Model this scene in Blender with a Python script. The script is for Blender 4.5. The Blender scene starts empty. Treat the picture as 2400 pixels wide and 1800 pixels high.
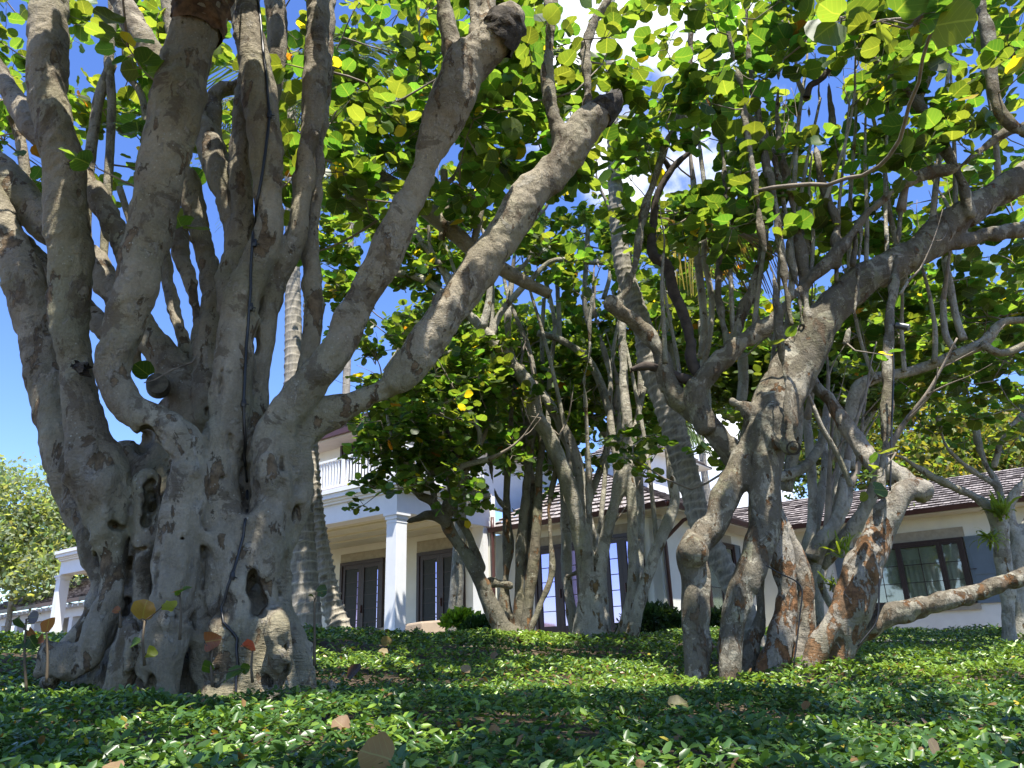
import bpy, math, random
import numpy as np
from mathutils import Vector, Matrix
from mathutils.bvhtree import BVHTree

SC = bpy.context.scene
COL = SC.collection
rng = np.random.default_rng(7)
random.seed(7)
R = math.radians

# ---------------------------------------------------------------- camera
F_PX, PITCH, ROLL = 1803.0, R(19.5), R(1.9)
CAM = np.array([0.0, 0.0, 1.4])
FWD = np.array([0, math.cos(PITCH), math.sin(PITCH)])
UPV = np.array([0, -math.sin(PITCH), math.cos(PITCH)])
cd = bpy.data.cameras.new('camera')
cam = bpy.data.objects.new('camera', cd)
COL.objects.link(cam)
cd.sensor_width = 36.0
cd.lens = 36.0 * F_PX / 2400.0
cd.clip_start = 0.05
cd.clip_end = 3000
cR, sR = math.cos(ROLL), math.sin(ROLL)
XR = np.array([1.0, 0, 0]) * cR - UPV * sR
UR = np.array([1.0, 0, 0]) * sR + UPV * cR
mw = Matrix.Identity(4)
for i in range(3):
    mw[i][0] = XR[i]; mw[i][1] = UR[i]; mw[i][2] = -FWD[i]; mw[i][3] = CAM[i]
cam.matrix_world = mw
SC.camera = cam

# ---------------------------------------------------------------- sky, sun, exposure
SUN_EL, SUN_AZ = R(67), R(162)          # azimuth measured clockwise from +Y (view direction) towards +X
SKY_STRENGTH, SUN_STRENGTH, EXPOSURE = 0.145, 5.0, 1.12
world = bpy.data.worlds.new('World')
SC.world = world
world.use_nodes = True
wn, wl = world.node_tree.nodes, world.node_tree.links
bg = wn['Background']
sky = wn.new('ShaderNodeTexSky')
sky.sky_type = 'NISHITA'
sky.sun_disc = False
sky.sun_elevation = SUN_EL
sky.sun_rotation = SUN_AZ
sky.air_density = 1.0
sky.dust_density = 0.4
sky.ozone_density = 3.0
sky.altitude = 300
bg.inputs['Strength'].default_value = SKY_STRENGTH
tc = wn.new('ShaderNodeTexCoord')
def rayd(px, py):
    a = (px - 1200) / F_PX; b = -(py - 900) / F_PX
    return FWD + XR * a + UR * b
def wmath(op, a, b=None):
    n = wn.new('ShaderNodeMath'); n.operation = op
    for k, v in enumerate((a, b)):
        if v is None: continue
        if isinstance(v, (int, float)): n.inputs[k].default_value = v
        else: wl.new(v, n.inputs[k])
    return n.outputs[0]
nz = wn.new('ShaderNodeTexNoise'); nz.inputs['Scale'].default_value = 4.5
nz.inputs['Detail'].default_value = 9; nz.inputs['Roughness'].default_value = 0.58
wl.new(tc.outputs['Generated'], nz.inputs['Vector'])
cov = None
for (px, py, rad_, wgt) in ((1500, 170, 0.21, 1.0), (1640, 1130, 0.13, 0.8), (1020, 880, 0.12, 0.7), (780, 690, 0.06, 0.45), (2300, 250, 0.2, 0.35), (1750, 330, 0.15, 0.6)):
    d = rayd(px, py); d = d / np.linalg.norm(d)
    vm = wn.new('ShaderNodeVectorMath'); vm.operation = 'DISTANCE'
    wl.new(tc.outputs['Generated'], vm.inputs[0]); vm.inputs[1].default_value = tuple(d)
    mr = wn.new('ShaderNodeMapRange'); mr.interpolation_type = 'SMOOTHSTEP'
    mr.inputs['From Min'].default_value = rad_ * 1.6; mr.inputs['From Max'].default_value = rad_ * 0.3
    mr.inputs['To Min'].default_value = 0; mr.inputs['To Max'].default_value = wgt
    wl.new(vm.outputs['Value'], mr.inputs['Value'])
    cov = mr.outputs[0] if cov is None else wmath('MAXIMUM', cov, mr.outputs[0])
cl = wmath('ADD', wmath('MULTIPLY', cov, 0.42), nz.outputs['Fac'])
mr = wn.new('ShaderNodeMapRange'); mr.interpolation_type = 'SMOOTHSTEP'
mr.inputs['From Min'].default_value = 0.74; mr.inputs['From Max'].default_value = 0.92
wl.new(cl, mr.inputs['Value'])
mx = wn.new('ShaderNodeMix'); mx.data_type = 'RGBA'
wl.new(mr.outputs[0], mx.inputs['Factor'])
hs = wn.new('ShaderNodeHueSaturation'); hs.inputs['Saturation'].default_value = 1.2; hs.inputs['Value'].default_value = 1.0; hs.inputs['Hue'].default_value = 0.515
wl.new(sky.outputs[0], hs.inputs['Color']); wl.new(hs.outputs[0], mx.inputs['A'])
mx.inputs['B'].default_value = (6.4, 6.5, 6.8, 1)
wl.new(mx.outputs['Result'], bg.inputs['Color'])

sd = bpy.data.lights.new('sun', 'SUN')
sd.energy = SUN_STRENGTH; sd.angle = R(0.5); sd.color = (1.0, 0.95, 0.86)
sun = bpy.data.objects.new('sun', sd)
COL.objects.link(sun)
SUNV = Vector((math.sin(SUN_AZ) * math.cos(SUN_EL), math.cos(SUN_AZ) * math.cos(SUN_EL), math.sin(SUN_EL)))
sun.rotation_euler = SUNV.to_track_quat('Z', 'Y').to_euler()
SC.view_settings.view_transform = 'Standard'
SC.view_settings.look = 'None'
SC.view_settings.gamma = 1.0
SC.view_settings.use_curve_mapping = False
SC.view_settings.exposure = EXPOSURE
SC.render.engine = 'CYCLES'
SC.cycles.max_bounces = 7
SC.cycles.diffuse_bounces = 4
SC.cycles.transmission_bounces = 5
SC.cycles.transparent_max_bounces = 8
SC.cycles.caustics_reflective = False
SC.cycles.caustics_refractive = False
SC.cycles.use_denoising = True

# ---------------------------------------------------------------- pixel <-> world helpers
def P(px, py, d):
    v = rayd(px, py); return CAM + v * (d / v[1])
def PZ(px, py, z):
    v = rayd(px, py); return CAM + v * ((z - CAM[2]) / v[2])
def PV(px, py, p0, d):
    n = np.array([-d[1], d[0], 0.0]); v = rayd(px, py)
    return CAM + v * (n @ (np.asarray(p0) - CAM)) / (n @ v)
def rad_at(p, rpx):
    return rpx * ((np.asarray(p) - CAM) @ FWD) / F_PX

# ---------------------------------------------------------------- object helpers
def tag(o, label=None, cat=None, group=None, kind=None):
    if label: o['label'] = label
    if cat: o['category'] = cat
    if group: o['group'] = group
    if kind: o['kind'] = kind
    return o
def empty(name, loc, label=None, cat=None, group=None):
    o = bpy.data.objects.new(name, None)
    o.empty_display_size = 0.1
    COL.objects.link(o); o.location = tuple(loc)
    return tag(o, label, cat, group)
def link_mesh(name, me, mats, parent=None, smooth=False):
    o = bpy.data.objects.new(name, me)
    COL.objects.link(o)
    for m in (mats if isinstance(mats, (list, tuple)) else [mats]): me.materials.append(m)
    if parent is not None:
        # ancestors only carry translations (and z rotation at copy time); keep world coordinates
        loc = Vector((0, 0, 0)); q = parent
        while q is not None: loc += q.location; q = q.parent
        me.transform(Matrix.Translation(-loc))
        o.parent = parent
    if smooth:
        me.polygons.foreach_set('use_smooth', np.ones(len(me.polygons), dtype=bool))
    return o
def np_mesh(name, V, Fc):
    """V Nx3 ; Fc MxK constant size faces"""
    me = bpy.data.meshes.new(name)
    V = np.ascontiguousarray(V, dtype=np.float32); Fc = np.ascontiguousarray(Fc, dtype=np.int32)
    n, k = Fc.shape
    me.vertices.add(len(V)); me.vertices.foreach_set('co', V.ravel())
    me.loops.add(n * k); me.loops.foreach_set('vertex_index', Fc.ravel())
    me.polygons.add(n)
    me.polygons.foreach_set('loop_start', np.arange(0, n * k, k, dtype=np.int32))
    me.polygons.foreach_set('loop_total', np.full(n, k, dtype=np.int32))
    me.update(calc_edges=True)
    return me

class MB:
    """collects quads / ngons into one mesh"""
    def __init__(s): s.v = []; s.f = []; s.uv = []
    def face(s, pts, uv=None):
        i = len(s.v); s.v += [tuple(p) for p in pts]; s.f.append(tuple(range(i, i + len(pts))))
        s.uv += (uv if uv else [(0, 0)] * len(pts))
    def hexa(s, b, t):
        """b, t: four bottom and four top corners in matching order"""
        i = len(s.v); s.v += [tuple(p) for p in b] + [tuple(p) for p in t]
        fs = [(3, 2, 1, 0), (4, 5, 6, 7), (0, 1, 5, 4), (1, 2, 6, 5), (2, 3, 7, 6), (3, 0, 4, 7)]
        for f in fs: s.f.append(tuple(i + k for k in f)); s.uv += [(0, 0)] * 4
    def obox(s, o, a, b, c):
        """box from corner o with edge vectors a, b, c"""
        o, a, b, c = (np.asarray(x, float) for x in (o, a, b, c))
        s.hexa([o, o + a, o + a + b, o + b], [o + c, o + a + c, o + a + b + c, o + b + c])
    def cyl(s, p, q, r0, r1=None, n=12, caps=True):
        r1 = r0 if r1 is None else r1
        p, q = np.asarray(p, float), np.asarray(q, float)
        d = q - p; d = d / np.linalg.norm(d)
        u = np.cross(d, [0.31, 0.2, 0.93]); u /= np.linalg.norm(u); w = np.cross(d, u)
        i = len(s.v)
        for c, r in ((p, r0), (q, r1)):
            for k in range(n):
                a = 2 * math.pi * k / n; s.v.append(tuple(c + (u * math.cos(a) + w * math.sin(a)) * r))
        for k in range(n):
            m = (k + 1) % n; s.f.append((i + k, i + m, i + n + m, i + n + k)); s.uv += [(0, 0)] * 4
        if caps:
            s.f.append(tuple(i + k for k in range(n))[::-1]); s.uv += [(0, 0)] * n
            s.f.append(tuple(i + n + k for k in range(n))); s.uv += [(0, 0)] * n
    def build(s, name, m, parent=None, bevel=0, smooth=False):
        me = bpy.data.meshes.new(name); me.from_pydata(s.v, [], s.f)
        uvl = me.uv_layers.new(name='UVMap'); uvl.data.foreach_set('uv', np.array(s.uv, dtype=np.float32).ravel())
        me.update()
        o = link_mesh(name, me, m, parent, smooth)
        if bevel:
            b = o.modifiers.new('bevel', 'BEVEL'); b.width = bevel; b.segments = 2; b.limit_method = 'ANGLE'
        return o

# ---------------------------------------------------------------- materials
def new_mat(name):
    m = bpy.data.materials.new(name); m.use_nodes = True
    return m, m.node_tree.nodes, m.node_tree.links, m.node_tree.nodes['Principled BSDF']
class NT:
    """small node building helper"""
    def __init__(s, m): s.n = m.node_tree.nodes; s.l = m.node_tree.links
    def put(s, sock, v):
        if isinstance(v, (int, float)): sock.default_value = v
        elif isinstance(v, (tuple, list)): sock.default_value = tuple(v) + ((1,) if len(v) == 3 and sock.type == 'RGBA' else ())
        else: s.l.new(v, sock)
    def noise(s, vec, scale, detail=3, rough=0.5, dist=0.0, col=False):
        t = s.n.new('ShaderNodeTexNoise'); s.l.new(vec, t.inputs['Vector'])
        t.inputs['Scale'].default_value = scale; t.inputs['Detail'].default_value = detail
        t.inputs['Roughness'].default_value = rough; t.inputs['Distortion'].default_value = dist
        return t.outputs['Color' if col else 'Fac']
    def voro(s, vec, scale, feat='F1', out='Distance'):
        t = s.n.new('ShaderNodeTexVoronoi'); t.feature = feat; s.l.new(vec, t.inputs['Vector']); t.inputs['Scale'].default_value = scale
        return t.outputs[out]
    def math(s, op, a, b=0.0, c=None):
        t = s.n.new('ShaderNodeMath'); t.operation = op; s.put(t.inputs[0], a); s.put(t.inputs[1], b)
        if c is not None: s.put(t.inputs[2], c)
        return t.outputs[0]
    def ramp(s, v, lo, hi, a=0.0, b=1.0):
        t = s.n.new('ShaderNodeMapRange'); t.interpolation_type = 'SMOOTHSTEP'; s.put(t.inputs['Value'], v)
        t.inputs['From Min'].default_value = lo; t.inputs['From Max'].default_value = hi
        t.inputs['To Min'].default_value = a; t.inputs['To Max'].default_value = b
        return t.outputs[0]
    def mix(s, f, a, b, mode='MIX'):
        t = s.n.new('ShaderNodeMix'); t.data_type = 'RGBA'; t.blend_type = mode
        s.put(t.inputs['Factor'], f); s.put(t.inputs['A'], a); s.put(t.inputs['B'], b)
        return t.outputs['Result']
    def coord(s, which='Object', scale=None):
        t = s.n.new('ShaderNodeTexCoord').outputs[which]
        if scale:
            m = s.n.new('ShaderNodeMapping'); m.inputs['Scale'].default_value = scale; s.l.new(t, m.inputs['Vector']); t = m.outputs[0]
        return t
    def sep(s, v):
        t = s.n.new('ShaderNodeSeparateXYZ'); s.l.new(v, t.inputs[0]); return t.outputs
    def bump(s, h, strength, dist=0.01, normal=None):
        t = s.n.new('ShaderNodeBump'); t.inputs['Strength'].default_value = strength; t.inputs['Distance'].default_value = dist
        s.put(t.inputs['Height'], h)
        if normal is not None: s.l.new(normal, t.inputs['Normal'])
        return t.outputs[0]

def simple(name, c, rough=0.6, var=0.12, scale=6.0, bump=0.0, bscale=60.0, metal=0.0, spec=0.5):
    m, n, l, b = new_mat(name); t = NT(m); co = t.coord('Object')
    f = t.noise(co, scale, 5, 0.6)
    lo = tuple(x * (1 - var) for x in c); hi = tuple(min(1, x * (1 + var)) for x in c)
    l.new(t.mix(t.ramp(f, 0.3, 0.7), lo, hi), b.inputs['Base Color'])
    b.inputs['Roughness'].default_value = rough; b.inputs['Metallic'].default_value = metal
    b.inputs['Specular IOR Level'].default_value = spec
    if bump: l.new(t.bump(t.noise(co, bscale, 5, 0.6), bump, 0.01), b.inputs['Normal'])
    return m

def bark_mat(name, base=(0.27, 0.235, 0.175), dark=(0.125, 0.10, 0.07), rust=(0.20, 0.105, 0.045), pale=(0.40, 0.365, 0.295),
             green=(0.185, 0.185, 0.095), rust_lo=0.56, rust_low_gain=0.0, low_z=0.0, pale_lo=0.57, green_amt=0.5, sc=1.0, dark_lo=0.50, dark_amt=0.75, wr_amt=0.35):
    m, n, l, b = new_mat(name); t = NT(m)
    co = t.coord('Object'); st = t.coord('Object', (1, 1, 0.5))
    z = t.sep(co)[2]
    c = t.mix(t.ramp(t.noise(st, 3.0 * sc, 7, 0.65), 0.30, 0.70), tuple(x * 0.62 for x in base), tuple(min(1, x * 1.12) for x in base))
    c = t.mix(t.math('MULTIPLY', t.ramp(t.noise(co, 1.3 * sc, 4), 0.45, 0.65), green_amt), c, green)
    # exfoliating plates: sharp edged islands with a dark rim
    low = t.ramp(z, low_z + 1.1, low_z - 0.2, 0.0, rust_low_gain)
    nr = t.math('ADD', t.noise(st, 6.5 * sc, 7, 0.60, 0.3), low)
    c = t.mix(t.math('MULTIPLY', t.ramp(nr, rust_lo - 0.012, rust_lo), 0.7), c, tuple(x * 0.55 for x in dark))
    rv = t.mix(t.ramp(t.noise(co, 14 * sc, 5, 0.6), 0.35, 0.65), tuple(x * 0.55 for x in rust), tuple(min(1, x * 1.25) for x in rust))
    c = t.mix(t.ramp(nr, rust_lo + 0.004, rust_lo + 0.02), c, rv)
    npale = t.noise(t.coord('Object', (1.1, 1.0, 0.7)), 8.5 * sc, 7, 0.62, 0.4)
    c = t.mix(t.math('MULTIPLY', t.ramp(npale, pale_lo, pale_lo + 0.015), 0.8), c, t.mix(t.ramp(t.noise(co, 18 * sc, 3), 0.3, 0.7), tuple(x * 0.7 for x in pale), pale))
    nd = t.noise(t.coord('Object', (0.9, 1.0, 0.75)), 4.2 * sc, 9, 0.68, 0.5)
    c = t.mix(t.math('MULTIPLY', t.ramp(nd, dark_lo + 0.05, dark_lo + 0.09), dark_amt), c, dark)
    stain = t.noise(t.coord('Object', (1.0, 1.0, 0.16)), 5.5 * sc, 6, 0.65, 0.3)
    c = t.mix(t.math('MULTIPLY', t.ramp(stain, 0.52, 0.68), 0.4), c, tuple(x * 1.05 for x in dark))
    c = t.mix(t.ramp(t.noise(co, 0.9 * sc, 3), 0.42, 0.68, 0.0, 0.22), c, (0.27, 0.20, 0.12))
    # small lichen spots
    vs = t.voro(co, 30 * sc)
    spot = t.math('MULTIPLY', t.ramp(vs, 0.20, 0.12), t.ramp(t.noise(co, 3.0, 4), 0.52, 0.62))
    c = t.mix(t.math('MULTIPLY', spot, 0.75), c, (0.46, 0.46, 0.39))
    c = t.mix(0.45, c, t.noise(co, 55, 6, 0.75), 'OVERLAY')
    l.new(c, b.inputs['Base Color'])
    b.inputs['Roughness'].default_value = 0.85
    b.inputs['Specular IOR Level'].default_value = 0.22
    h1 = t.math('ADD', t.noise(st, 24, 9, 0.72), t.math('MULTIPLY', t.noise(co, 9, 5, 0.6), 1.3))
    wr = t.noise(t.coord('Object', (1.6, 1.6, 9.0)), 5.0, 6, 0.65, 1.6)
    wm = t.ramp(t.noise(co, 1.7, 3), 0.48, 0.62)
    h = t.math('ADD', h1, t.math('MULTIPLY', t.math('MULTIPLY', wr, wm), wr_amt * 2.5))
    h = t.math('ADD', h, t.math('MULTIPLY', t.ramp(nr, rust_lo, rust_lo + 0.02), -0.35))
    h = t.math('ADD', h, t.math('MULTIPLY', t.ramp(npale, pale_lo, pale_lo + 0.02), 0.3))
    l.new(t.bump(h, 1.0, 0.032), b.inputs['Normal'])
    return m

def leaf_mat(name, veins=True, trans=0.56, rough=0.42, tgain=(3.2, 2.85, 0.8)):
    m, n, l, b = new_mat(name); t = NT(m)
    at = n.new('ShaderNodeAttribute'); at.attribute_name = 'tint'
    c = at.outputs['Color']
    if veins:
        uv = n.new('ShaderNodeUVMap'); uv.uv_map = 'UVMap'
        s = t.sep(uv.outputs[0])
        av = t.math('ABSOLUTE', s[1])
        mid = t.ramp(av, 0.030, 0.012)
        ph = t.math('FRACT', t.math('MULTIPLY', t.math('SUBTRACT', s[0], t.math('MULTIPLY', av, 0.75)), 5.0))
        side = t.math('MULTIPLY', t.ramp(t.math('ABSOLUTE', t.math('SUBTRACT', ph, 0.5)), 0.055, 0.02), 0.55)
        vein = t.math('MAXIMUM', mid, side)
        c = t.mix(t.math('MULTIPLY', vein, 0.35), c, (0.30, 0.34, 0.10))
        blot = t.ramp(t.noise(t.coord('Object'), 22, 4, 0.7), 0.66, 0.72)
        c = t.mix(t.math('MULTIPLY', blot, 0.6), c, (0.16, 0.08, 0.02))
    l.new(c, b.inputs['Base Color'])
    b.inputs['Roughness'].default_value = rough
    b.inputs['Specular IOR Level'].default_value = 0.45
    tr = n.new('ShaderNodeBsdfTranslucent')
    l.new(t.mix(1.0, c, tgain, 'MULTIPLY'), tr.inputs['Color'])
    ms = n.new('ShaderNodeMixShader'); ms.inputs[0].default_value = trans
    l.new(b.outputs[0], ms.inputs[1]); l.new(tr.outputs[0], ms.inputs[2])
    l.new(ms.outputs[0], n['Material Output'].inputs['Surface'])
    return m

# ---------------------------------------------------------------- curves, tubes
def catmull(pts, step):
    pts = np.asarray(pts, float)
    if len(pts) == 2: pts = np.vstack([pts[0], (pts[0] + pts[1]) / 2, pts[1]])
    q = np.vstack([2 * pts[0] - pts[1], pts, 2 * pts[-1] - pts[-2]])
    out = []
    for i in range(1, len(q) - 2):
        p0, p1, p2, p3 = q[i - 1], q[i], q[i + 1], q[i + 2]
        n = max(1, int(np.linalg.norm(p2[:3] - p1[:3]) / step))
        for k in range(n):
            t = k / n
            out.append(0.5 * ((2 * p1) + (-p0 + p2) * t + (2 * p0 - 5 * p1 + 4 * p2 - p3) * t * t + (-p0 + 3 * p1 - 3 * p2 + p3) * t ** 3))
    out.append(q[-2])
    out = np.array(out)
    if out.shape[1] > 3: out[:, 3] = np.maximum(out[:, 3], pts[:, 3].min() * 0.8)
    return out

def limb(pts, d0, d1=None):
    """pts: (px, py, r_px) or (px, py, r_px, d); distances run from d0 to d1 where not given"""
    d1 = d0 if d1 is None else d1
    xy = np.array([p[:2] for p in pts], float)
    s = np.concatenate([[0], np.cumsum(np.linalg.norm(np.diff(xy, axis=0), axis=1))]); s = s / max(s[-1], 1e-6)
    out = []
    for p, t in zip(pts, s):
        d = p[3] if len(p) > 3 else d0 + (d1 - d0) * t
        w = P(p[0], p[1], d)
        out.append([*w, rad_at(w, p[2])])
    return np.array(out)

def tube_arrays(C, n=8, jitter=0.0):
    """C: Mx4 centre line with radius -> verts, quads (open ended tube closed by shrinking caps)"""
    M = len(C)
    T = np.gradient(C[:, :3], axis=0); T /= np.linalg.norm(T, axis=1)[:, None] + 1e-9
    u = np.cross(T[0], [0.37, 0.21, 0.9]); u /= np.linalg.norm(u)
    V = np.zeros((M, n, 3)); ang = np.arange(n) * 2 * math.pi / n
    ca, sa = np.cos(ang)[:, None], np.sin(ang)[:, None]
    for i in range(M):
        u = u - T[i] * (u @ T[i]); u /= np.linalg.norm(u); w = np.cross(T[i], u)
        r = C[i, 3] * (1 + (jitter * rng.standard_normal((n, 1)) if jitter else 0))
        V[i] = C[i, :3] + (ca * u + sa * w) * r
    V = V.reshape(-1, 3)
    i, k = np.meshgrid(np.arange(M - 1), np.arange(n), indexing='ij'); k2 = (k + 1) % n
    Q = np.stack([i * n + k, i * n + k2, (i + 1) * n + k2, (i + 1) * n + k], -1).reshape(-1, 4)
    caps = []
    for base, flip in ((0, True), ((M - 1) * n, False)):
        for a in range(1, n - 2, 2):
            q = [base, base + a, base + a + 1, base + a + 2]
            caps.append(q[::-1] if flip else q)
    if n % 2 == 0: Q = np.vstack([Q, np.array(caps)])
    return V, Q
class Tubes:
    def __init__(s): s.V = []; s.Q = []; s.n = 0
    def add(s, C, n=8, jitter=0.0):
        v, q = tube_arrays(C, n, jitter); s.V.append(v); s.Q.append(q + s.n); s.n += len(v)
    def build(s, name, m, parent=None):
        me = np_mesh(name, np.vstack(s.V), np.vstack(s.Q))
        return link_mesh(name, me, m, parent, smooth=True)

# ---------------------------------------------------------------- implicit trunks
def lattice_noise(shape, origin, h, scale, seed, stretch=(1, 1, 1)):
    """smooth value noise sampled on a grid, in world coordinates"""
    g = np.random.default_rng(seed).standard_normal((64, 64, 64)).astype(np.float32)
    idx, w = [], []
    for a in range(3):
        x = (origin[a] + np.arange(shape[a]) * h) * scale * stretch[a] + 900.0
        i = np.floor(x).astype(int); f = (x - i).astype(np.float32); f = f * f * (3 - 2 * f)
        idx.append((i % 64, (i + 1) % 64)); w.append(f)
    out = np.zeros(shape, np.float32)
    for a in (0, 1):
        wa = (w[0] if a else 1 - w[0])[:, None, None]
        for b in (0, 1):
            wb = (w[1] if b else 1 - w[1])[None, :, None]
            for c in (0, 1):
                wc = (w[2] if c else 1 - w[2])[None, None, :]
                out += g[np.ix_(idx[0][a], idx[1][b], idx[2][c])] * (wa * wb * wc)
    return out
def surface_nets(Fd, origin, h):
    ins = Fd < 0
    sx, sy, sz = Fd.shape
    s = np.zeros((sx - 1, sy - 1, sz - 1), np.int8)
    for a in (0, 1):
        for b in (0, 1):
            for c in (0, 1):
                s += ins[a:sx - 1 + a, b:sy - 1 + b, c:sz - 1 + c]
    act = np.argwhere((s > 0) & (s < 8))
    idx = np.full(s.shape, -1, np.int32); idx[act[:, 0], act[:, 1], act[:, 2]] = np.arange(len(act))
    acc = np.zeros((len(act), 3)); cnt = np.zeros(len(act))
    cs = [(a, b, c) for a in (0, 1) for b in (0, 1) for c in (0, 1)]
    for i, p in enumerate(cs):
        for q in cs[i + 1:]:
            if sum(abs(x - y) for x, y in zip(p, q)) != 1: continue
            f0 = Fd[act[:, 0] + p[0], act[:, 1] + p[1], act[:, 2] + p[2]]
            f1 = Fd[act[:, 0] + q[0], act[:, 1] + q[1], act[:, 2] + q[2]]
            mk = (f0 < 0) != (f1 < 0)
            t = np.where(mk, f0 / np.where(mk, f0 - f1, 1), 0)
            pt = np.array(p) + t[:, None] * (np.array(q) - np.array(p))
            acc += pt * mk[:, None]; cnt += mk
    Vv = (act + acc / cnt[:, None]) * h + origin
    quads = []
    for ax in range(3):
        o1, o2 = [(1, 2), (2, 0), (0, 1)][ax]
        sl0 = [slice(None)] * 3; sl1 = [slice(None)] * 3
        sl0[ax] = slice(0, -1); sl1[ax] = slice(1, None)
        a, b = ins[tuple(sl0)], ins[tuple(sl1)]
        e = np.argwhere(a != b)
        ok = (e[:, o1] > 0) & (e[:, o2] > 0) & (e[:, o1] < Fd.shape[o1] - 1) & (e[:, o2] < Fd.shape[o2] - 1)
        e = e[ok]; sgn = a[e[:, 0], e[:, 1], e[:, 2]]
        c = []
        for (d1, d2) in ((-1, -1), (0, -1), (0, 0), (-1, 0)):
            k = e.copy(); k[:, o1] += d1; k[:, o2] += d2
            c.append(idx[k[:, 0], k[:, 1], k[:, 2]])
        q = np.stack(c, 1)
        q[~sgn] = q[~sgn][:, ::-1]
        quads.append(q)
    Q = np.vstack(quads); Q = Q[(Q >= 0).all(1)]
    return Vv, Q
def implicit(limbs, h, k=0.05, blobs=(), holes=(), noises=(), pad=0.12, shrink=0.004):
    """limbs: list of Mx4 control polylines; blobs/holes: (centre, radius, k)"""
    fine = [catmull(L, max(h * 1.5, 0.025)) for L in limbs]
    allp = np.vstack(fine + [np.array([[*c, r]]) for c, r, _ in blobs])
    lo = (allp[:, :3] - allp[:, 3:]).min(0) - pad; hi = (allp[:, :3] + allp[:, 3:]).max(0) + pad
    shape = np.ceil((hi - lo) / h).astype(int) + 1
    Fd = np.full(shape, 1.0, np.float32)
    ax = [lo[a] + np.arange(shape[a]) * h for a in range(3)]
    def win(pmin, pmax):
        i0 = np.maximum(0, np.floor((pmin - lo) / h).astype(int)); i1 = np.minimum(shape, np.ceil((pmax - lo) / h).astype(int) + 1)
        return i0, i1
    def smin(A, B, kk):
        hh = np.maximum(kk - np.abs(A - B), 0) / kk
        return np.minimum(A, B) - hh * hh * kk * 0.25
    for C in fine:
        # chunks of the limb keep the windows small
        for s0 in range(0, len(C) - 1, 6):
            seg = C[max(0, s0 - 1):s0 + 8]
            m = 0.16
            i0, i1 = win((seg[:, :3] - seg[:, 3:]).min(0) - m, (seg[:, :3] + seg[:, 3:]).max(0) + m)
            if (i1 <= i0).any(): continue
            X = ax[0][i0[0]:i1[0]][:, None, None]; Y = ax[1][i0[1]:i1[1]][None, :, None]; Z = ax[2][i0[2]:i1[2]][None, None, :]
            best = np.full((i1 - i0), 9.0, np.float32)
            for a, b in zip(seg[:-1], seg[1:]):
                ab = b[:3] - a[:3]; L2 = ab @ ab + 1e-9
                t = np.clip(((X - a[0]) * ab[0] + (Y - a[1]) * ab[1] + (Z - a[2]) * ab[2]) / L2, 0, 1)
                dx = X - a[0] - t * ab[0]; dy = Y - a[1] - t * ab[1]; dz = Z - a[2] - t * ab[2]
                dd = np.sqrt(dx * dx + dy * dy + dz * dz) - (a[3] + t * (b[3] - a[3]))
                np.minimum(best, dd, out=best)
            yield_store.append((i0, i1, best))
        # merge the chunks of this limb with a hard minimum, then blend with the rest
        if yield_store:
            j0 = np.min([w[0] for w in yield_store], 0); j1 = np.max([w[1] for w in yield_store], 0)
            tmp = np.full(j1 - j0, 9.0, np.float32)
            for (i0, i1, best) in yield_store:
                s = tuple(slice(i0[a] - j0[a], i1[a] - j0[a]) for a in range(3))
                tmp[s] = np.minimum(tmp[s], best)
            g = tuple(slice(j0[a], j1[a]) for a in range(3))
            Fd[g] = smin(Fd[g], tmp, k)
            yield_store.clear()
    for (c, r, kk) in blobs:
        c = np.asarray(c); i0, i1 = win(c - r - 0.2, c + r + 0.2); g = tuple(slice(i0[a], i1[a]) for a in range(3))
        X = ax[0][g[0]][:, None, None]; Y = ax[1][g[1]][None, :, None]; Z = ax[2][g[2]][None, None, :]
        dd = np.sqrt((X - c[0]) ** 2 + (Y - c[1]) ** 2 + (Z - c[2]) ** 2) - r
        Fd[g] = smin(Fd[g], dd.astype(np.float32), kk)
    near = np.abs(Fd) < 0.25
    Fd += shrink
    for (scale, amp, seed, stretch, zlo, zhi) in noises:
        nn = lattice_noise(tuple(shape), lo, h, scale, seed, stretch)
        if zlo is not None:
            wz = np.clip((zhi - ax[2]) / (zhi - zlo), 0, 1).astype(np.float32)[None, None, :]
            nn = nn * wz
        if amp < 0: nn = (0.55 - np.minimum(np.abs(nn) * 1.6, 1.0)) * (wz if zlo is not None else 1.0) * (-1)
        Fd += nn * amp * near
    for (c, r, kk) in holes:
        c = np.asarray(c); i0, i1 = win(c - r - 0.12, c + r + 0.12); g = tuple(slice(i0[a], i1[a]) for a in range(3))
        X = ax[0][g[0]][:, None, None]; Y = ax[1][g[1]][None, :, None]; Z = ax[2][g[2]][None, None, :]
        dd = -(np.sqrt((X - c[0]) ** 2 + (Y - c[1]) ** 2 + (Z - c[2]) ** 2) - r)
        Fd[g] = -smin(-Fd[g], -dd.astype(np.float32), kk)
    return surface_nets(Fd, lo, h)
yield_store = []

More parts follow.
